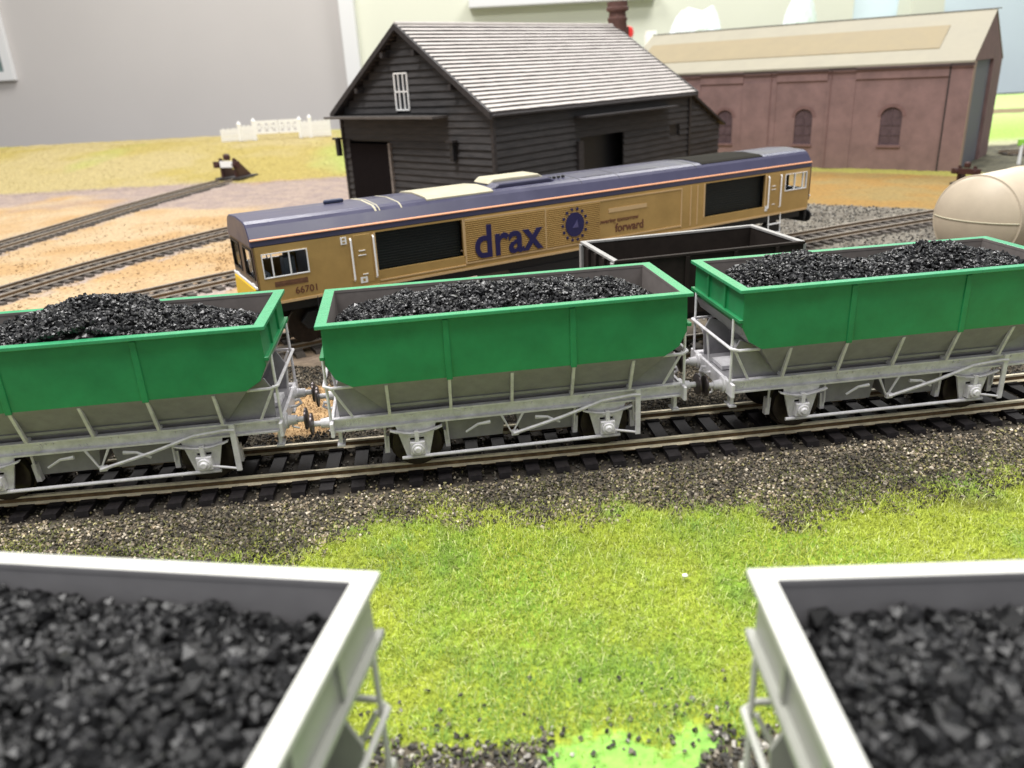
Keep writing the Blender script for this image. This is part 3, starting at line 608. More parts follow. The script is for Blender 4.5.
# body sides in butting pieces round the openings
def side(sy):
    mb = MB(); y0, y1 = sorted((sy*1.62, sy*1.72)); B = lambda x0, x1, z0, z1: mb.box(x0, x1, y0, y1, z0, z1)
    zb, zt = 1.95, 3.928
    B(-13.55, -13.32, zb, zt); B(-13.32, -11.74, zb, 2.83); B(-13.32, -11.74, 3.68, zt); B(-11.74, -9.22, zb, zt)
    B(-9.22, -5.70, zb, 2.46); B(-9.22, -5.70, 3.86, zt); B(-5.70, 6.62, zb, zt); B(6.62, 10.44, zb, 2.36); B(6.62, 10.44, 3.87, zt)
    B(10.44, 11.78, zb, zt); B(11.78, 13.28, zb, 2.95); B(11.78, 13.28, 3.76, zt); B(13.28, 13.5, zb, zt)
    P_('body_side', mb, MT['gold'])
    P_('sill_edge', MB().box(-13.3, 13.4, min(y0, y1)+(-.025 if sy < 0 else .08), max(y0, y1)+(-.08 if sy < 0 else .025), 1.90, 1.99), MT['goldlite'])
    # grilles
    for x0, x1, z0, z1 in ((-9.22, -5.70, 2.46, 3.86), (6.62, 10.44, 2.36, 3.87)):
        mb = MB(); yy = sorted((sy*1.40, sy*1.44)); mb.box(x0, x1, yy[0], yy[1], z0, z1)
        for k in range(14):
            zz = z0+(z1-z0)*(k+.5)/14; mb.box(x0, x1, *sorted((sy*1.44, sy*1.47)), zz-.02, zz+.02)
        gq = P_('intake_grille', mb, MT['grille'])
        yf = sorted((sy*1.72, sy*1.75))
        for a, b_ in ((x0-.07, x0), (x1, x1+.05)): MB().box(a, b_, *yf, z0, z1).build('grille_frame', MT['goldlite'], gq)
    # ribbed panels
    for x0, x1, z0, z1 in ((-5.60, -1.99, 2.22, 3.80), (-1.93, .75, 2.22, 3.78)):
        mb = MB(); n = 20; pts = []
        for k in range(n):
            za = z0+(z1-z0)*k/n; zb_ = z0+(z1-z0)*(k+1)/n; d = (zb_-za)
            pts += [(sy*1.722, za), (sy*1.755, za+d*.3), (sy*1.755, za+d*.6), (sy*1.722, za+d*.9)]
        pts = pts+[(sy*1.722, z1), (sy*1.70, z1), (sy*1.70, z0)]
        mb.prism(pts, 'x', x0, x1); P_('ribbed_panel', mb, MT['gold'])
    mb = MB()
    for x0, x1, z0, z1 in ((-5.66, -5.60, 2.15, 3.86), (-5.66, -1.99, 3.80, 3.86), (-1.99, -1.93, 2.15, 3.86), (-1.93, 5.2, 3.78, 3.83), (5.2, 5.26, 2.1, 3.83), (5.75, 5.80, 2.1, 3.85), (6.15, 6.20, 2.1, 3.85), (-5.6, 5.2, 2.14, 2.20), (-9.2, -5.66, 2.08, 2.13)):
        mb.box(x0, x1, *sorted((sy*1.72, sy*1.745)), z0, z1)
    P_('panel_beading', mb, MT['goldlite'])
    P_('data_panel', MB().box(1.2, 3.25, *sorted((sy*1.72, sy*1.74)), 3.25, 3.42), MT['goldlite'])
    # doors
    for x0, x1 in ((-10.05, -9.42), (10.75, 11.35)):
        dr = P_('cab_door', MB().box(x0, x1, *sorted((sy*1.72, sy*1.732)), 2.12, 3.86), MT['gold'], bevel=.01)
        mb = MB(); mb.box((x0+x1)/2-.16, (x0+x1)/2+.08, *sorted((sy*1.732, sy*1.76)), 3.28, 3.31); mb.box((x0+x1)/2-.2, (x0+x1)/2+.1, *sorted((sy*1.732, sy*1.76)), 3.12, 3.15); mb.box((x0+x1)/2-.1, (x0+x1)/2+.1, *sorted((sy*1.732, sy*1.76)), 2.42, 2.45)
        mb.build('door_handle', MT['whiteP'], dr)
        for x in (x0-.12, x1+.10):
            P_('grab_rail', MB().tube([(x, sy*1.74, 2.25), (x, sy*1.80, 2.3), (x, sy*1.80, 3.72), (x, sy*1.74, 3.78)], .035, 6), MT['whiteP'])
    mb = MB(); mb.box(-10.52, -10.30, *sorted((sy*1.72, sy*1.74)), 3.60, 3.86); mb.box(-9.95, -9.68, *sorted((sy*1.72, sy*1.74)), 2.12, 2.34); mb.box(10.5, 10.66, *sorted((sy*1.72, sy*1.74)), 2.15, 2.4)
    P_('notice_plate', mb, MT['whiteP'])
    mb = MB(); mb.box(-10.46, -10.36, *sorted((sy*1.74, sy*1.745)), 3.75, 3.82); mb.box(-10.46, -10.36, *sorted((sy*1.74, sy*1.745)), 3.64, 3.70); mb.box(-9.86, -9.77, *sorted((sy*1.74, sy*1.745)), 2.18, 2.28)
    P_('notice_mark', mb, MT['gold'])
    # side windows
    for X0, X1, z0, z1, mull in ((-13.32, -11.74, 2.83, 3.68, (-12.98, -12.38)), (11.78, 13.28, 2.95, 3.76, (12.45, 13.02))):
        fr = MB(); yf = sorted((sy*1.66, sy*1.745)); q = .035
        fr.box(X0, X1, *yf, z0, z0+q); fr.box(X0, X1, *yf, z1-q, z1); fr.box(X0, X0+q, *yf, z0+q, z1-q); fr.box(X1-q, X1, *yf, z0+q, z1-q)
        for mx in mull: fr.box(mx-.02, mx+.02, *yf, z0+q, z1-q)
        wf = P_('side_window', fr, MT['whiteP']); MB().box(X0+q, X1-q, *sorted((sy*1.66, sy*1.67)), z0+q, z1-q).build('window_pane', MT['clear'], wf)
    if sy > 0: return
    tx = text('drax_lettering', 'drax', 1.78, (-5.28, -1.765, 2.30), MT['blueink'], T, bold=.03, sx=.95, ext=.01)
    # emblem: disc with ring of dots
    mb = MB(); cx, cz = -.55, 3.0
    mb.prism([(cx+.46*math.cos(a), cz+.50*math.sin(a)) for a in np.linspace(0, 2*PI, 32, endpoint=False)], 'y', -1.775, -1.73)
    for k in range(14):
        a = 2*PI*k/14; px, pz = cx+.60*math.cos(a), cz+.64*math.sin(a)
        mb.prism([(px+.06*math.cos(b_), pz+.06*math.sin(b_)) for b_ in np.linspace(0, 2*PI, 10, endpoint=False)], 'y', -1.775, -1.73)
    em = P_('emblem', mb, MT['blueink'])
    mb = MB(); mb.prism([(cx-.12, cz-.13), (cx+.16, cz-.13), (cx+.1, cz+.18), (cx+.02, cz+.05)], 'y', -1.79, -1.775); mb.build('emblem_mark', mat('emblem_violet', (.10, .09, .22), .4), em)
    text('slogan', 'powering tomorrow', .27, (.55, -1.735, 2.83), MT['redink'], T, bold=.004)
    text('slogan', 'forward', .50, (1.55, -1.735, 2.40), MT['redink'], T, bold=.01, sx=.95)
    text('number', '66701', .34, (-12.35, -1.735, 2.16), MT['redink'], T, bold=.003)
    mb = MB(); mb.box(-13.0, -11.85, -1.735, -1.722, 2.50, 2.68); mb.box(-12.9, -11.95, -1.74, -1.735, 2.57, 2.61)
    mb.mat(0); np_ = P_('nameplate', mb, mat('nameplate_bronze', (.16, .075, .04), .5, noise=.4, nscale=8))
side(-1); side(1)
# roof furniture
def rooftop(x0, x1, pr, nm, m, par=None, dz=.02):
    mb = MB(); n = len(pr); out = [(y, z+dz) for y, z in pr]; inn = [(y, z-.05) for y, z in reversed(pr)]
    mb.prism(out+inn, 'x', x0, x1); return P_(nm, mb, m, par, bevel=.01)
top = [(-1.44, 4.56), (-1.32, 4.66), (-1.12, 4.73), (0, 4.80), (1.12, 4.73), (1.32, 4.66), (1.44, 4.56)]
rooftop(-6.9, -4.05, top[1:-1], 'exhaust_cover', MT['cream'], dz=.06)
mb = MB(); mb.prism([(-3.75, 4.83), (-3.5, 5.02), (-1.35, 5.02), (-1.05, 4.83)], 'y', -.35, .95); P_('exhaust_silencer', mb, MT['cream'], bevel=.05, seg=2)
mb = MB(); mb.prism([(-4.0, 4.72), (-3.6, 4.90), (-1.2, 4.90), (-.95, 4.72)], 'y', -1.0, -.35); P_('silencer_side', mb, MT['blue'], bevel=.04)
rooftop(-9.02, -8.93, top, 'roof_seam', MT['stripe'] if 0 else MT['cream'], dz=.012); rooftop(-8.85, -8.80, top, 'roof_seam', MT['cream'], dz=.012); rooftop(-8.0, -7.94, top, 'roof_seam', MT['cream'], dz=.012)
for x in (.05, 2.0): rooftop(x, x+.04, top, 'roof_seam', MT['black'], dz=.008)
rooftop(6.3, 6.35, top, 'roof_seam', MT['black'], dz=.01)
for x0, x1 in ((.3, 1.9), (2.3, 4.3)): P_('roof_hatch', MB().prism([(x0, 4.60), (x1, 4.60), (x1, 4.745), (x0, 4.745)], 'y', -1.06, -1.02), MT['black'])
rooftop(6.75, 10.6, top[1:-1], 'radiator_grille', mat('radiator_dark', (.018, .016, .012), .85, noise=.3, nscale=5, spec=.15), dz=.03)
mb = MB(); 
for k in range(4): mb.box(-1.0+k*.22, -.9+k*.22, -.62, -.5, 4.78, 4.86)
P_('lifting_lug', mb, MT['black'])
mb = MB(); mb.prism([(-10.4, .1), (-9.6, .1), (-9.7, .35), (-10.3, .35)], 'z', 4.80, 4.93); P_('roof_horn', mb, mat('horn_blue', (.03, .04, .09), .4), bevel=.03)
# cab ends
def cab(s):
    X = s*13.58
    mb = MB(); mb.prism([(s*13.5, 1.95), (s*13.66, 1.95), (s*13.70, 2.75), (s*13.55, 3.93), (s*13.40, 3.93)], 'y', -1.62, 1.62)
    # face frame built of pieces around the windscreens
    mb = MB(); F_ = lambda y0, y1, z0, z1: mb.box(min(X-s*.08, X), max(X-s*.08, X), y0, y1, z0, z1)
    F_(-1.72, 1.72, 2.35, 2.80); F_(-1.72, 1.72, 3.84, 3.928); F_(-1.72, -1.58, 2.80, 3.84); F_(-.30, .30, 2.80, 3.84); F_(1.58, 1.72, 2.80, 3.84)
    cf = P_('cab_front', mb, mat('cab_front_brown', (.10, .06, .04), .4))
    for y0, y1 in ((-1.58, -.30), (.30, 1.58)):
        fr = MB(); fr.box(min(X, X+s*.03), max(X, X+s*.03), y0, y0+.06, 2.80, 3.84); fr.box(min(X, X+s*.03), max(X, X+s*.03), y1-.06, y1, 2.80, 3.84)
        fr.box(min(X, X+s*.03), max(X, X+s*.03), y0+.06, y1-.06, 2.80, 2.86); fr.box(min(X, X+s*.03), max(X, X+s*.03), y0+.06, y1-.06, 3.78, 3.84)
        ws = fr.build('windscreen_frame', MT['black'], cf)
        MB().box(min(X-s*.04, X-s*.03), max(X-s*.04, X-s*.03), y0, y1, 2.80, 3.84).build('windscreen', MT['clear'], ws)
    P_('white_band', MB().box(min(X, X+s*.06), max(X, X+s*.06), -1.74, 1.74, 2.50, 2.60), MT['whiteP'], bevel=.02)
    P_('yellow_nose', MB().prism([(X-s*.06, 1.25), (X+s*.05, 1.25), (X+s*.12, 1.6), (X+s*.09, 2.50), (X-s*.06, 2.50)], 'y', -1.55, 1.55), MT['yellow'] if s < 0 else MT['black'], bevel=.03)
    for y in (-1.15, 1.15):
        a = [(.2, X), (.2, X+s*.2), (.13, X+s*.22), (.13, X+s*.45), (.32, X+s*.47), (.32, X+s*.56)]
        P_('buffer', MB().lathe(a if s > 0 else a[::-1], 'x', (0, y, 1.45), 18), MT['black'], smooth=True)
    P_('headlight', MB().box(min(X, X+s*.05), max(X, X+s*.05), -1.35, -1.0, 2.45, 2.62).box(min(X, X+s*.05), max(X, X+s*.05), 1.0, 1.35, 2.45, 2.62), MT['whiteP'])
    # cab interior: floor desk and bulkhead with seat
    mb = MB(); a, b_ = sorted((s*11.2, s*11.3)); mb.box(a, b_, -1.6, 1.6, 2.0, 3.9) if s < 0 else mb.box(a, b_, -1.6, 1.6, 2.0, 3.9)
    mb.box(*sorted((s*13.05, s*13.45)), -1.5, 1.5, 2.0, 2.95); mb.box(*sorted((s*12.0, s*12.4)), -.9, -.4, 2.3, 3.3) if s < 0 else None
    P_('cab_interior', mb, mat('cab_interior_grey', (.16, .18, .21), .6))
cab(-1); cab(1)
# understructure
mb = MB(); mb.box(-13.2, 13.2, -1.5, 1.5, 1.55, 1.93); P_('underframe', mb, MT['black'])
mb = MB(); mb.prism([(-1.55, .75), (-1.2, .55), (1.2, .55), (1.55, .75), (1.55, 1.55), (-1.55, 1.55)], 'x', -3.6, 3.6); P_('fuel_tank', mb, MT['black'], bevel=.05)
for s in (-1, 1):
    mb = MB()
    for y in (-1.25, 1.25):
        mb.prism([(s*9.2-3.0, 1.0), (s*9.2-2.7, 1.35), (s*9.2+2.7, 1.35), (s*9.2+3.0, 1.0), (s*9.2+2.8, .7), (s*9.2-2.8, .7)], 'y', y-.12, y+.12)
    bg = P_('bogie', mb, MT['black'], bevel=.03)
    for dx in (-2.7, 0, 2.7):
        mb = MB()
        for sy in (-1, 1):
            pr = [(.001, sy*.75), (.66, sy*.75), (.70, sy*.78), (.70, sy*.9), (.3, sy*.9), (.001, sy*.92)]
            mb.lathe(pr if sy > 0 else pr[::-1], 'y', (s*9.2+dx, 0, .78), 24)
        mb.tube([(s*9.2+dx, -.8, .78), (s*9.2+dx, .8, .78)], .1, 8)
        mb.build('wheelset', MT['steel'], bg, smooth=True)
    P_('steps', MB().tube([(s*11.6, -1.72, 1.95), (s*11.6, -1.76, 1.0)], .03, 6).tube([(s*10.8, -1.72, 1.95), (s*10.8, -1.76, 1.0)], .03, 6).box(s*11.2-.4, s*11.2+.4, -1.80, -1.65, 1.0, 1.04).box(s*11.2-.4, s*11.2+.4, -1.80, -1.65, 1.45, 1.49), MT['whiteP'] if s > 0 else MT['black'])
# ------------------------------------------------------------------ open wagon
T = thing('open_wagon', 'empty open wagon, dark inside with pale rim, between the locomotive and the green wagons', 'wagon', (5.97, 25.337, .1), math.radians(12.25))
Z = lambda z: z-.1
L2, W2, zt = 3.17, 1.63, 3.60
mb = MB()
for a in ((-L2+.05, L2-.05, -W2+.04, -W2+.14), (-L2+.05, L2-.05, W2-.14, W2-.04), (-L2+.05, -L2+.15, -W2+.14, W2-.14), (L2-.15, L2-.05, -W2+.14, W2-.14)): mb.box(*a, Z(1.7), Z(zt-.08))
mb.box(-L2+.15, L2-.15, -W2+.14, W2-.14, Z(1.7), Z(1.8)); mb.build('wagon_body', MT['opengrey'], T)
mb = MB(); ring = [(-1, -1), (1, -1), (1, 1), (-1, 1)]
vs = [(sx*L2, sy*W2, z) for z in (Z(zt), Z(zt-.08)) for sx, sy in ring]+[(sx*(L2-.17), sy*(W2-.15), z) for z in (Z(zt), Z(zt-.08)) for sx, sy in ring]; fs = []
for k in range(4):
    n = (k+1) % 4; fs += [(k, n, 8+n, 8+k), (k, 4+k, 4+n, n), (4+k, 12+k, 12+n, 4+n), (8+k, 8+n, 12+n, 12+k)]
mb.add(vs, fs); mb.m = [1]*4+[0]*12; mb.build('rim', [MT['openout'], MT['opengrey']], T, bevel=.01)
for y in (-1.5, -.75, .0, .75, 1.5):
    for s in (-1, 1): MB().box(*sorted((s*(L2-.05), s*(L2+.05))), y-.1, y+.1, Z(1.6), Z(zt-.085)).build('end_post', MT['openout'] if abs(y) > 1 else MT['opengrey'], T, bevel=.01)
for sy in (-1, 1):
    for x in (-2.2, -.8, .8, 2.2): MB().box(x-.06, x+.06, *sorted((sy*(W2-.04), sy*(W2+.03))), Z(1.7), Z(zt-.085)).build('side_post', MT['opengrey'], T)
    MB().box(-L2, L2, sy*1.05-.05, sy*1.05+.05, Z(1.35), Z(1.7)).build('solebar', MT['black'], T)
    for x in (-1.8, 1.8): MB().prism([(x-.4, Z(1.35)), (x+.4, Z(1.35)), (x+.2, Z(.5)), (x-.2, Z(.5))], 'y', sy*1.12-.04, sy*1.12+.04).build('axle_guard', MT['black'], T)
for x in (-1.8, 1.8):
    mb = MB()
    for sy in (-1, 1):
        pr = [(.001, sy*.75), (.60, sy*.75), (.62, sy*.78), (.62, sy*.9), (.001, sy*.92)]; mb.lathe(pr if sy > 0 else pr[::-1], 'y', (x, 0, Z(.72)), 22)
    mb.build('wheelset', MT['steel'], T, smooth=True)
for s in (-1, 1):
    MB().box(*sorted((s*L2, s*(L2+.1))), -1.4, 1.4, Z(1.3), Z(1.6)).build('headstock', MT['black'], T)
    for y in (-.88, .88):
        a = [(.12, s*(L2+.1)), (.12, s*(L2+.4)), (.27, s*(L2+.42)), (.27, s*(L2+.5))]; MB().lathe(a if s > 0 else a[::-1], 'x', (0, y, Z(1.45)), 16).build('buffer', MT['black'], T)
# ------------------------------------------------------------------ tank wagon
TA = .566; TX, TY, TZ, TR = 18.16, 30.24, 2.82, 1.656
T = thing('tank_wagon', 'cream tank wagon cut by the right edge, behind the right green wagon', 'wagon', (TX, TY, .1), TA)
Z = lambda z: z-.1
LT = 10.0
pr = [(.001, -.62), (.45, -.58), (.9, -.46), (1.25, -.28), (1.50, -.12), (TR-.03, -.02), (TR, .03)]+[(TR, LT-.03), (TR-.03, LT+.02), (1.50, LT+.12), (1.25, LT+.28), (.9, LT+.46), (.001, LT+.62)]
MB().lathe(pr, 'x', (0, 0, Z(TZ)), 64).build('tank_barrel', MT['tank'], T, smooth=True)
for x in (0.0, 3.3, 6.6, LT): MB().lathe([(TR, x-.03), (TR+.025, x-.02), (TR+.025, x+.02), (TR, x+.03)], 'x', (0, 0, Z(TZ)), 64).build('tank_band', MT['tank'], T, smooth=True)
pts = [( -(.02+.60*math.sqrt(max(0, 1-(u/TR)**2)))-.0, u, Z(TZ)) for u in np.linspace(-TR+.02, TR-.02, 15)]
pp = sorted([(r_, t_2) for r_, t_2 in pr[:7]]); pts = [(np.interp(abs(u), [a for a, b in pp], [b for a, b in pp])-.005, u, Z(TZ)) for u in np.linspace(-TR, TR, 31)]
MB().tube(pts, .028, 6).build('weld_seam', MT['cream'], T, smooth=True)
MB().lathe([(.5, TR-.1), (.5, TR+.35), (.42, TR+.42)], 'z', (5, 0, Z(TZ)), 24).build('manhole', MT['tank'], T, smooth=True)
for s in (-1, 1):
    MB().box(-.6, LT+.6, s*1.0-.08, s*1.0+.08, Z(1.15), Z(1.45)).build('solebar', MT['black'], T)
for x in (-.6, LT+.5): MB().box(x, x+.1, -1.4, 1.4, Z(1.15), Z(1.5)).build('headstock', MT['black'], T)
for x in (.9, LT-.9): MB().prism([(-1.3, Z(1.45)), (1.3, Z(1.45)), (1.3, Z(2.1)), (.9, Z(1.5)), (-.9, Z(1.5)), (-1.3, Z(2.1))], 'x', x-.15, x+.15).build('saddle', MT['black'], T)
for x in (1.8, LT-1.8):
    mb = MB()
    for sy in (-1, 1):
        p2 = [(.001, sy*.75), (.60, sy*.75), (.62, sy*.78), (.62, sy*.9), (.001, sy*.92)]; mb.lathe(p2 if sy > 0 else p2[::-1], 'y', (x, 0, Z(.72)), 22)
    mb.build('wheelset', MT['steel'], T, smooth=True)
dx, dy = math.cos(TA), math.sin(TA)
track('short siding under the cream tank wagon', [(TX+dx*u, TY+dy*u) for u in np.linspace(-3, 16, 20)], group=None)
# ------------------------------------------------------------------ black timber goods shed
SA = math.radians(46.09)
T = thing('goods_shed', 'black weatherboarded goods shed with pale ridged slate roof and one tall chimney pot', 'shed', (-5.86, 52.499, GZ), SA)
Z = lambda z: z-GZ
hw, L3, ez, rz = 7.6, 22.33, 6.85, 11.96; h = hw-.45
def boards(mb, quadfn, length, z0, zfun, n, along, holes=()):
    pass
def clapboard(nm, axis, const, a0, a1, z0, ztop, holes, step=.42, out=-1, T_=None, m=None):
    """lapped boards: each board a wedge prism; axis 'x' wall runs along x at y=const; ztop(a) gives wall top"""
    mb = MB(); z = z0
    while z < 12.5:
        z1 = z+step; zm = (z+z1)/2
        # span of board inside outline
        xs_ = [a for a in np.linspace(a0, a1, 200) if ztop(a) >= zm]
        if not xs_: break
        s0, s1 = xs_[0], xs_[-1]; segs = [(s0, s1)]
        for (h0, h1, hz0, hz1) in holes:
            if hz0 < zm < hz1:
                ns = []
                for p, q in segs:
                    if h0 > p: ns.append((p, min(q, h0)))
                    if h1 < q: ns.append((max(p, h1), q))
                segs = [s for s in ns if s[1]-s[0] > .02]
        for p, q in segs:
            t0 = .16+random.uniform(-.03, .03); t1 = .05; sag = random.uniform(-.03, .03)
            if axis == 'x':
                mb.add([(p, const, z), (q, const, z), (q, const, z1), (p, const, z1), (p, const+out*t0, z+sag), (q, const+out*t0, z-sag), (q, const+out*t1, z1), (p, const+out*t1, z1)],
                       [(4, 5, 6, 7), (0, 4, 7, 3), (1, 2, 6, 5), (0, 1, 5, 4), (3, 7, 6, 2), (0, 3, 2, 1)])
            else:
                mb.add([(const, p, z), (const, q, z), (const, q, z1), (const, p, z1), (const+out*t0, p, z+sag), (const+out*t0, q, z-sag), (const+out*t1, q, z1), (const+out*t1, p, z1)],
                       [(4, 7, 6, 5), (0, 3, 7, 4), (1, 5, 6, 2), (0, 4, 5, 1), (3, 2, 6, 7), (0, 1, 2, 3)])
        z = z1
    return mb.build(nm, m or MT['wood'], T_)
slope = (rz-ez)/hw
gtop = lambda y: Z(rz)-abs(y)*slope-.25
gd = (2.25, 6.65, 0, Z(5.05)); wn = (-.22, 1.1, Z(7.05), Z(9.3))
clapboard('gable_wall', 'y', .5, -h, h, 0, gtop, [gd, wn], T_=T)
clapboard('end_wall', 'y', L3-.5, -h, h, 0, gtop, [], out=1, T_=T)
sd = (8.6, 13.4, 0, Z(4.6)); sw = (19.2, 20.6, Z(3.8), Z(5.0))
clapboard('side_wall', 'x', -h, .5, L3-.5, 0, lambda x: Z(ez)+.15, [sd, sw], T_=T)
clapboard('side_wall', 'x', h, .5, L3-.5, 0, lambda x: Z(ez)+.15, [], out=1, T_=T)
# added black sheets block light from the shed interior
mb = MB(); mb.box(1.4, L3-.7, -h+.9, -h+.95, 0, Z(ez)-.2); mb.box(.55, .6, -h+.05, 2.2, 0, Z(5.1)); mb.box(.55, .6, -6.9, 6.9, Z(5.1), Z(7.0)); P3 = mb.build('light_block', MT['black'], T)
for y in (-h, h):
    for x in (.42, L3-.42): MB().box(x-.12, x+.12, y-.14*(1 if y < 0 else -1)-.1, y-.14*(1 if y < 0 else -1)+.1, 0, Z(ez)-.1).build('corner_post', MT['woodtrim'], T)
# roof: two slabs of stepped slates
def roofside(s):
    mb = MB(); n = 23; e = hw+.05
    for k in range(n):
        y0 = e*(1-k/n); y1 = e*(1-(k+1)/n); z0 = Z(ez)+(e-y0)*slope*(rz-ez)/((rz-ez)); z1 = Z(ez)+(e-y1)*slope
        seg = 30
        xs2 = np.linspace(-.05, L3+.05, seg+1)
        up = [.12+random.uniform(-.012, .012) for _ in xs2]
        for i in range(seg):
            mb.add([(xs2[i], s*y0, z0-.1), (xs2[i+1], s*y0, z0-.1), (xs2[i+1], s*y1, z1-.1), (xs2[i], s*y1, z1-.1), (xs2[i], s*y0, z0+up[i]), (xs2[i+1], s*y0, z0+up[i+1]), (xs2[i+1], s*y1, z1+.02), (xs2[i], s*y1, z1+.02)],
                   [(4, 5, 6, 7) if s < 0 else (4, 7, 6, 5), (0, 1, 5, 4) if s < 0 else (0, 4, 5, 1)]+([(0, 4, 7, 3)] if i == 0 else [])+([(1, 2, 6, 5)] if i == seg-1 else []))
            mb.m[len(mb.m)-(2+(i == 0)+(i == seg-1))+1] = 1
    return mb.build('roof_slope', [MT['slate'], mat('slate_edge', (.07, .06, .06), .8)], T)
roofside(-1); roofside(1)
MB().tube([(-.1, 0, Z(rz)+.08), (L3+.1, 0, Z(rz)+.08)], .13, 8).build('ridge_tile', MT['slate'], T)
for x in (-.1, L3+.02):
    mb = MB()
    for s in (-1, 1): mb.prism([(s*(hw+.1), Z(ez)-.3), (0, Z(rz)-.25), (0, Z(rz)+.1), (s*(hw+.1), Z(ez)+.1)], 'x', x-.12, x+.1)
    mb.build('barge_board', MT['woodtrim'], T)
for s in (-1, 1): MB().box(0, L3, *sorted((s*hw, s*(hw+.14))), Z(ez)-.22, Z(ez)-.05).build('gutter', MT['woodtrim'], T, bevel=.04)
mb = MB()
for y in (-4.5, -1.5, 1.5, 4.5): mb.box(-.2, .5, y-.13, y+.13, Z(rz)-abs(y)*slope-.75, Z(rz)-abs(y)*slope-.45)
mb.build('rafter_end', MT['woodtrim'], T)
MB().box(-.9, .45, -3.6, 7.5, Z(6.62), Z(6.76)).build('door_canopy', mat('canopy_board', (.10, .09, .085), .6, noise=.2, nscale=2), T)
MB().prism([(7.9, -h-.15), (19.0, -h-.15), (18.7, -h-1.2), (8.0, -h-1.2)], 'z', Z(6.05), Z(6.16)).build('side_canopy', MT['woodtrim'], T)
mb = MB(); q = .09
wy0, wy1, wz0, wz1 = -.22, 1.1, Z(7.05), Z(9.3)
for a in ((wy0, wy0+q, wz0, wz1), (wy1-q, wy1, wz0, wz1), (wy0, wy1, wz0-.0, wz0+q), (wy0, wy1, wz1-q, wz1), (wy0+.40, wy0+.47, wz0, wz1), (wy0+.84, wy0+.91, wz0, wz1), (wy0, wy1, (wz0+wz1)/2-.04, (wz0+wz1)/2+.04)):
    mb.box(.28, .36, a[0], a[1], a[2], a[3])
wf = mb.build('window_frame', MT['whiteP'], T); MB().box(.42, .45, wy0, wy1, wz0, wz1).build('window_pane', MT['glass'], wf)
for y in (-4.1, 7.6): 
    ln = MB().box(-.05, .3, y-.16, y+.16, Z(4.1), Z(5.2)).build('wall_lamp_box', MT['black'], T, bevel=.04)
    MB().box(-.15, .3, y-.28, y+.3, Z(5.2), Z(5.33)).build('lamp_hood', MT['woodtrim'], ln)
mb = MB(); mb.box(.2, .42, 2.05, 2.25, 0, Z(5.05)); mb.mat(0); mb.build('stone_jamb', mat('jamb_stone', (.17, .15, .14), .8, noise=.5, nscale=3, bump=1, bscale=4), T)
MB().box(.35, .9, 2.3, 6.6, 0, Z(4.95)).build('doorway_dark', mat('doorway_shade', (.008, .006, .007), .9, noise=.3, nscale=2, stretch=(1, 6, 1), spec=.1), T)  # near-black block stands in for the shaded interior behind the opening
MB().box(8.1, 8.6, -h-.35, -h-.05, Z(0), Z(4.6)).build('sliding_door', MT['woodtrim'], T)
MB().box(19.2, 20.6, -h+.02, -h+.06, Z(3.8), Z(5.0)).build('side_window', MT['black'], T)
# lean-to at far end
mb = MB(); mb.prism([(L3-.4, 0), (26.75, 0), (26.75, Z(4.35)), (L3-.4, Z(6.75))], 'y', -h+.1, h-.1); mb.build('lean_to', MT['wood'], T)
clapboard('lean_to_wall', 'x', -h+.1, L3-.3, 26.8, 0, lambda x: Z(6.75)-(x-L3+.4)*.50, [], T_=T)
mb = MB(); mb.prism([(L3-.4, Z(6.78)), (27.3, Z(4.15)), (27.35, Z(4.28)), (L3-.4, Z(6.98))], 'y', -h-.3, h+.3); mb.build('lean_to_roof', MT['woodtrim'], T)
ch = MB(); ch.box(22.2, 23.5, -.6, .6, Z(10.8), Z(11.9)); 
ch.lathe([(.78, Z(11.4)), (.72, Z(12.3)), (.78, Z(12.4)), (.78, Z(12.55)), (.68, Z(12.65)), (.66, Z(13.0)), (.88, Z(13.12)), (.88, Z(13.3)), (.80, Z(13.38)), (.80, Z(13.75)), (.62, Z(13.75)), (.62, Z(13.3))], 'z', (22.75, 0, 0), 20)
ch.build('chimney', MT['brown'], T, smooth=True)
# ------------------------------------------------------------------ brick shed
BA = math.radians(-38.95)
T = thing('brick_engine_shed', 'long red brown brick shed with arched windows and cream roof with tan strip', 'shed', (40.922, 69.889, GZ), BA)
hb, LB, eb, rb = 6.57, 31.0, 8.07, 11.79
hole = [(-20.85, -19.3), (-13.50, -11.95), (-6.32, -4.65)]
mb = MB(); B = lambda x0, x1, z0, z1, y0=-hb, y1=-hb+.3: mb.box(x0, x1, y0, y1, z0, z1)
B(-LB, 0, 0, Z(eb)) if False else None
wz0, wz1 = Z(1.75), Z(4.05)
edges = [-LB]+[e for h_ in hole for e in h_]+[0]
for a, b_ in zip(edges[::2], edges[1::2]): B(a, b_, 0, Z(eb)-.02)
for a, b_ in hole:
    B(a, b_, 0, wz0)
    # arch head: polygon with semicircular cut
    r_ = (b_-a)/2; c_ = (a+b_)/2; N_ = 14
    arc = [(c_-r_*math.cos(PI*k/N_), wz1+r_*.85*math.sin(PI*k/N_)) for k in range(N_+1)]
    for k in range(N_):
        mb.prism([arc[k], arc[k+1], (arc[k+1][0], Z(eb)-.02), (arc[k][0], Z(eb)-.02)], 'y', -hb, -hb+.3)
mb.box(-LB, 0, hb-.3, hb, 0, Z(eb)-.02); mb.box(-LB, -LB+.3, -hb+.3, hb-.3, 0, Z(eb)-.02)
mb.build('wall', MT['brick'], T)
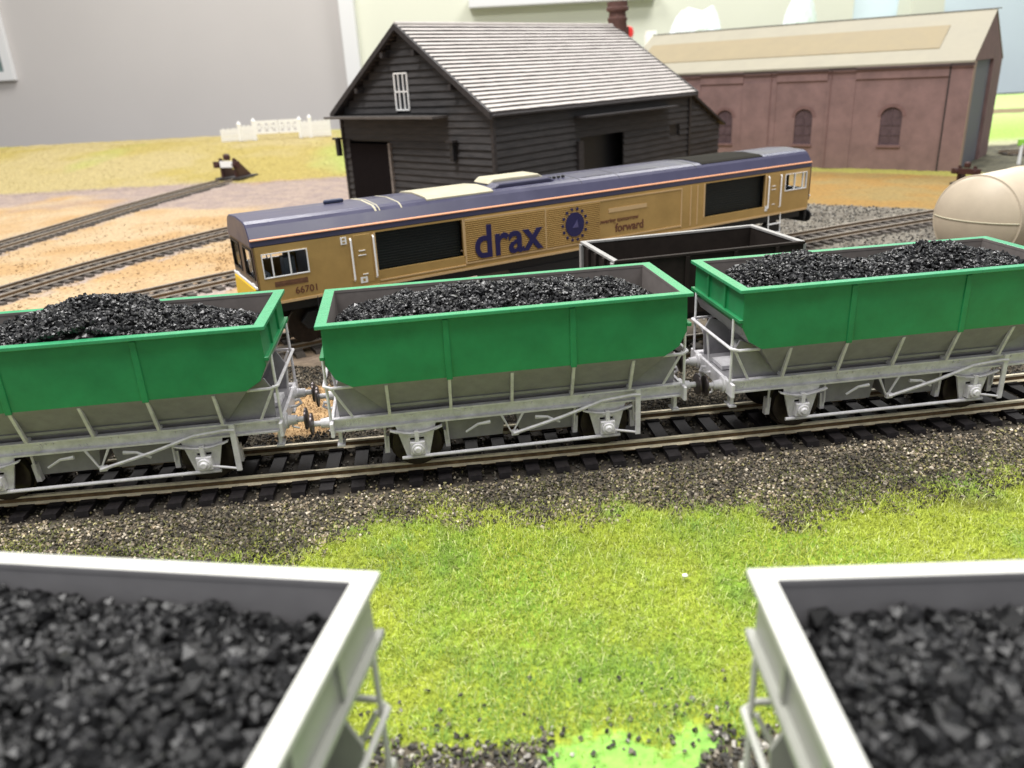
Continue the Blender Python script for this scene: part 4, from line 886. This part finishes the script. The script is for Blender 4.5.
# pilasters, band, grooves
mb = MB()
for a, b_ in ((-1.50, 0), (-10.9, -8.6), (-18.4, -15.3), (-25.5, -22.6)): mb.box(a, b_, -hb-.07, -hb, 0, Z(7.0) if a < -2 else Z(7.95))
mb.box(-LB, 0, -hb-.16, -hb, Z(7.0)+.004, Z(8.0)) if False else None
for a, b_ in ((-8.6, -1.62), (-15.3, -10.9), (-22.6, -18.4), (-31, -25.5)):
    mb.box(a, b_, -hb-.11, -hb, Z(7.0), Z(7.98))
mb.build('pilaster', MT['brick'], T)
for x in (-1.56, -10.6, -15.8): MB().box(x-.04, x+.04, -hb-.125, -hb-.03, 0, Z(7.9)).build('wall_joint', MT['woodtrim'] if x > -2 else MT['brickdk'], T)
for a, b_ in hole:
    c_ = (a+b_)/2; r_ = (b_-a)/2
    pts = [(a+.02, wz0)]+[(b_-.02, wz0)]+[(c_+r_*math.cos(PI*k/12), wz1+r_*.85*math.sin(PI*k/12)) for k in range(13)]
    wf = MB().prism(pts, 'y', -hb+.12, -hb+.16).build('arched_window', MT['brickwin'], T)
    g_ = MB(); g_.box(c_-.04, c_+.04, -hb+.07, -hb+.12, wz0, wz1+r_*.8)
    for zz in (wz0+.8, wz0+1.6): g_.box(a+.05, b_-.05, -hb+.08, -hb+.12, zz-.03, zz+.03)
    g_.build('glazing_bar', MT['brickwin'], wf)
    s_ = MB(); N_ = 14
    for k in range(N_):
        a0, a1 = PI*k/N_, PI*(k+1)/N_
        s_.prism([(c_-r_*math.cos(a0), wz1+r_*.85*math.sin(a0)), (c_-r_*math.cos(a1), wz1+r_*.85*math.sin(a1)), (c_-(r_+.28)*math.cos(a1), wz1+(r_*.85+.28)*math.sin(a1)), (c_-(r_+.28)*math.cos(a0), wz1+(r_*.85+.28)*math.sin(a0))], 'y', -hb-.03, -hb+.001)
    s_.build('arch_surround', MT['brickdk'], wf)
    MB().box(a-.1, b_+.1, -hb-.12, -hb, wz0-.2, wz0).build('window_sill', MT['brickdk'], wf)
# end face with tall doorway
for a, b_ in ((-hb+.3, -5.75), (2.3, hb-.3)): MB().box(-.3, 0, a, b_, 0, Z(eb)-.02).build('end_wall', MT['brick'], T)
mb = MB(); mb.prism([(-hb, Z(eb)-.02), (hb, Z(eb)-.02), (0, Z(rb)-.2)], 'x', -.3, 0); mb.build('gable', MT['brick'], T)
mb = MB(); mb.prism([(-hb+.05, Z(eb)-.02), (hb-.05, Z(eb)-.02), (0, Z(rb)-.2)], 'x', -LB, -LB+.3); mb.build('gable', MT['brick'], T)
MB().box(-.34, -.26, -5.7, 2.25, 0, Z(eb)-.05).build('end_door', MT['greydoor'], T)
MB().box(-.02, .06, -hb-.02, -5.72, 0, Z(eb)-.05).build('corner_edge', mat('pale_corner', (.35, .25, .2), .7), T)
sl = (rb-eb)/hb
for s in (-1, 1):
    e = hb+.12
    MB().prism([(s*e, Z(eb)-0.12*sl-.06), (0, Z(rb)-.1), (0, Z(rb)+.06), (s*e, Z(eb)-0.12*sl+.1)], 'x', -LB-.2, .04).build('roof_slope', MT['roofcard'], T)
    y0, y1 = s*5.0, s*2.2
    MB().prism([(s*5.0, Z(eb)+(hb-5.0)*sl+.08), (s*2.0, Z(eb)+(hb-2.0)*sl+.08), (s*2.0, Z(eb)+(hb-2.0)*sl+.15), (s*5.0, Z(eb)+(hb-5.0)*sl+.15)], 'x', -LB+.8, -2.9).build('roof_panel', MT['rooftan'], T)
MB().box(-LB-.2, .3, -.12, .12, Z(rb)+.03, Z(rb)+.10).build('ridge', mat('ridge_grey', (.18, .18, .16), .6), T)
MB().box(-LB, .1, -hb-.30, -hb-.17, Z(eb)-.32, Z(eb)-.2).build('gutter', mat('gutter_dark', (.05, .035, .035), .6), T)
# ------------------------------------------------------------------ buffer stops
def bufstop(label, x, y, a, plate):
    z0 = float(heightf(np.array([x]), np.array([y]))[0])
    T = thing('buffer_stop', label, 'buffer stop', (x, y, z0), a, 'buffer stops')
    # local x along the track, stop faces -x
    for s in (-1, 1):
        mb = MB(); mb.prism([(-.12, 0), (.12, 0), (.12, 2.2), (-.12, 2.2)], 'y', s*.83-.12, s*.83+.12); mb.prism([(.12, .1), (2.3, .1), (2.3, .45), (.12, 2.1)], 'y', s*.83-.16, s*.83+.16); mb.build('post', MT['maroon'], T)
        MB().lathe([(.14, -.6), (.14, -.35), (.3, -.32), (.3, -.14)][::1], 'x', (0, s*1.0, 1.55), 14).build('buffer', MT['maroon'], T)
    MB().box(-.3, -.12, -1.6, 1.6, 1.25, 1.9).build('cross_beam', MT['maroon'], T, bevel=.03)
    MB().lathe([(.25, 2.0), (.36, 2.1), (.36, 2.5), (.2, 2.65)], 'z', (0, 0, 0), 12).build('lamp', MT['maroon'], T)
    MB().box(-.5, 2.9, -1.5, 1.5, .0, .28).build('base_timber', MT['woodtrim'], T, bevel=.03)
    if plate: MB().box(-.36, -.30, -.8, .7, 1.3, 1.95).build('white_plate', MT['whiteP'], T)
    return T
bufstop('dark red buffer stop with a white plate at the end of the left siding', -28.4, 85.6, math.radians(72), True)
bufstop('dark buffer stop half hidden behind the tank wagon', 33.6, 58.0, math.radians(40), False).scale = (.62, .62, .62)
# ------------------------------------------------------------------ white crossing gates
def gz(x, y): return float(heightf(np.array([x]), np.array([y]))[0])
T = thing('crossing_gate', 'white level crossing gates with pickets on the dry grass bank', 'gate', (-30, 113, gz(-30, 113)))
mb = MB()
def lat(mb, x0, x1, z0, z1, dx, dy=0):
    x = x0
    while x <= x1: mb.box(x-.115, x+.115, -.06+dy, .06+dy, z0, z1+.12*(int(x*3) % 2)); x += dx
    for z in (z0+(z1-z0)*.25, z0+(z1-z0)*.8): mb.box(x0, x1, .06+dy, .14+dy, z-.08, z+.08)
l_ = MB(); lat(l_, -7.6, -5.2, 0, 1.6, .32); l_.build('picket_fence', MT['whiteP'], T)
l_ = MB(); lat(l_, -5.0, -3.2, 0, 1.9, .3); l_.build('wicket', MT['whiteP'], T)
l_ = MB(); lat(l_, 3.2, 7.2, .1, 2.1, .3); l_.build('picket_fence', MT['whiteP'], T)
for x, hgt in ((-5.1, 2.1), (-3.1, 2.4), (3.1, 2.3), (4.5, 2.5)):
    MB().box(x-.2, x+.2, -.2, .2, 0, hgt).lathe([(.28, hgt), (.3, hgt+.1), (.05, hgt+.5)], 'z', (x, 0, 0), 8).build('gate_post', MT['whiteP'], T)
for s, x0, x1 in ((0, -2.9, .1), (1, .3, 2.9)):
    g_ = MB(); g_.box(x0, x1, -.08, .08, 2.15, 2.5); g_.box(x0, x1, -.08, .08, .8, 1.1); g_.box(x0, x1, -.06, .06, 1.65, 1.78)
    for x in np.linspace(x0+.08, x1-.08, 4): g_.box(x-.12, x+.12, -.07, .07, .85, 2.45)
    n = 3; w_ = (x1-x0)/n
    for k in range(n):
        g_.tube([(x0+k*w_, 0, .95), (x0+(k+1)*w_, 0, 2.35)], .09, 6); g_.tube([(x0+k*w_, 0, 2.35), (x0+(k+1)*w_, 0, .95)], .09, 6)
    g_.build('gate_leaf', MT['whiteP'], T)
# white signal post at far right
T = thing('signal_post', 'slim white signal post at the right edge beyond the tank wagon', 'signal', (43.2, 67.2, GZ))
MB().tube([(0, 0, 0), (0, 0, 1.7)], [.16, .11], 8).build('post', MT['whiteP'], T)
MB().box(-.35, .5, -.1, .1, 1.5, 2.0).build('signal_head', MT['lime'], T, bevel=.03)
# loose bits on the grass
o = MB().box(-.05, .05, -.04, .04, 0, .06).build('pebble', MT['whiteP'], bevel=.02); o.location = (3.05, 12.4, gz(3.05, 12.4)+.12); tag(o, 'single white pebble lying on the lime green grass', 'pebble')
# ------------------------------------------------------------------ room behind
YW = 230
def slab(nm, m, x0, x1, y0, y1, z0, z1): o = MB().box(x0, x1, y0, y1, z0, z1).build(nm, m); tag(o, kind='structure'); return o
slab('wall', MT['wallL'], -420, -39.7, YW, YW+8, -80, 220)
slab('wall', MT['wallR'], -35.9, 96, YW, YW+8, -80, 220)
slab('wall', MT['wallB'], 96, 420, YW+2, YW+8, -80, 220)
slab('floor', MT['floor'], -420, 420, -200, YW, -82, -80)
o = MB().box(-39.7, -35.9, YW-3, YW+8, -80, 220).build('door_frame', MT['trimw']); tag(o, 'white upright door frame where the grey wall meets the sage wall', 'door frame')
o = MB().box(-6, 43, YW-4, YW-.1, 25.0, 27.5).build('shelf', MT['trimw'], bevel=.2); tag(o, 'white shelf edge high on the sage wall above the black shed', 'shelf')
o = MB().prism([(103.5, -80), (121, -80), (114.8, 24), (107, 24)], 'y', YW-10, YW-2).build('pillar', MT['wallR']); tag(o, 'sage tapering pillar rising behind the brick shed roof', 'pillar')
T = thing('picture_frame', 'white framed dark picture on the grey wall at the top left corner', 'picture frame', (-150, YW-.1, 13.7))
mb = MB(); mb.box(-22, 21.7, -1.6, 0, 0, 2.2); mb.box(19.5, 21.7, -1.6, 0, 2.2, 50); mb.box(-22, -19.8, -1.6, 0, 2.2, 50); mb.box(-22, 21.7, -1.6, 0, 50, 52.2); mb.build('frame', MT['trimw'], T)
MB().box(-19.8, 19.5, -.8, -.2, 2.2, 50).build('picture', MT['teal'], T)
# board edge and front
o = MB().box(70, 200, 171.8, 173.2, -9, -.05).build('baseboard_edge', mat('dark_edge', (.03, .04, .06), .5)); tag(o, 'dark edge strip along the back of the layout board', 'edge strip')
# things standing at the back of the board
def bag(label, x, y, wx, hz, s):
    mb = MB(); n = 22; m_ = 14; vs = []
    for i in range(m_+1):
        t = i/m_
        for k in range(n):
            a = 2*PI*k/n; r_ = (1-.5*t**6)*(1+.10*math.sin(a*3+s+t*5)+.06*math.sin(a*7+s*2+t*19)); zz = hz*t*(1+.035*math.sin(a*2+s)*t**3+.02*math.sin(5*a+s)*t)
            vs.append((wx*r_*math.cos(a), wx*.6*r_*math.sin(a), zz))
    fs = [(i*n+k, i*n+(k+1) % n, (i+1)*n+(k+1) % n, (i+1)*n+k) for i in range(m_) for k in range(n)]+[tuple(reversed(range(n))), tuple(range(m_*n, (m_+1)*n))]
    mb.add(vs, fs); o = mb.build('plastic_bag', MT['plast']); o.location = (x, y, GZ); tag(o, label, 'bag', 'white bags behind the layout')
bag('crumpled white bag standing behind the left half of the brick shed roof', 38, 160, 5.4, 18.0, 1.0)
bag('white bag tip showing behind the right half of the brick shed roof', 57.0, 160, 3.4, 18.6, 2.4)
o = MB().lathe([(1.0, 0), (1.15, .2), (1.2, 14.4), (1.0, 14.9), (1.0, 15.2)], 'z', (0, 0, 0), 20).build('paper_cup', MT['whiteP'], smooth=True); o.location = (29.3, 160, GZ); tag(o, 'small white beaker top showing just above the left end of the brick shed roof', 'beaker')
T = thing('bottle', 'bottle with a round red cap just right of the chimney pot', 'bottle', (25.1, 162, GZ))
MB().lathe([(1.6, 0), (1.7, .3), (1.7, 9), (.8, 12.5), (.8, 14.2)], 'z', (0, 0, 0), 20).build('bottle_body', MT['cream'], T, smooth=True)
MB().lathe([(.8, 14.2), (1.15, 14.4), (1.3, 15.1), (1.1, 15.9), (.5, 16.2)], 'z', (0, 0, 0), 20).build('bottle_cap', MT['red'], T, smooth=True)
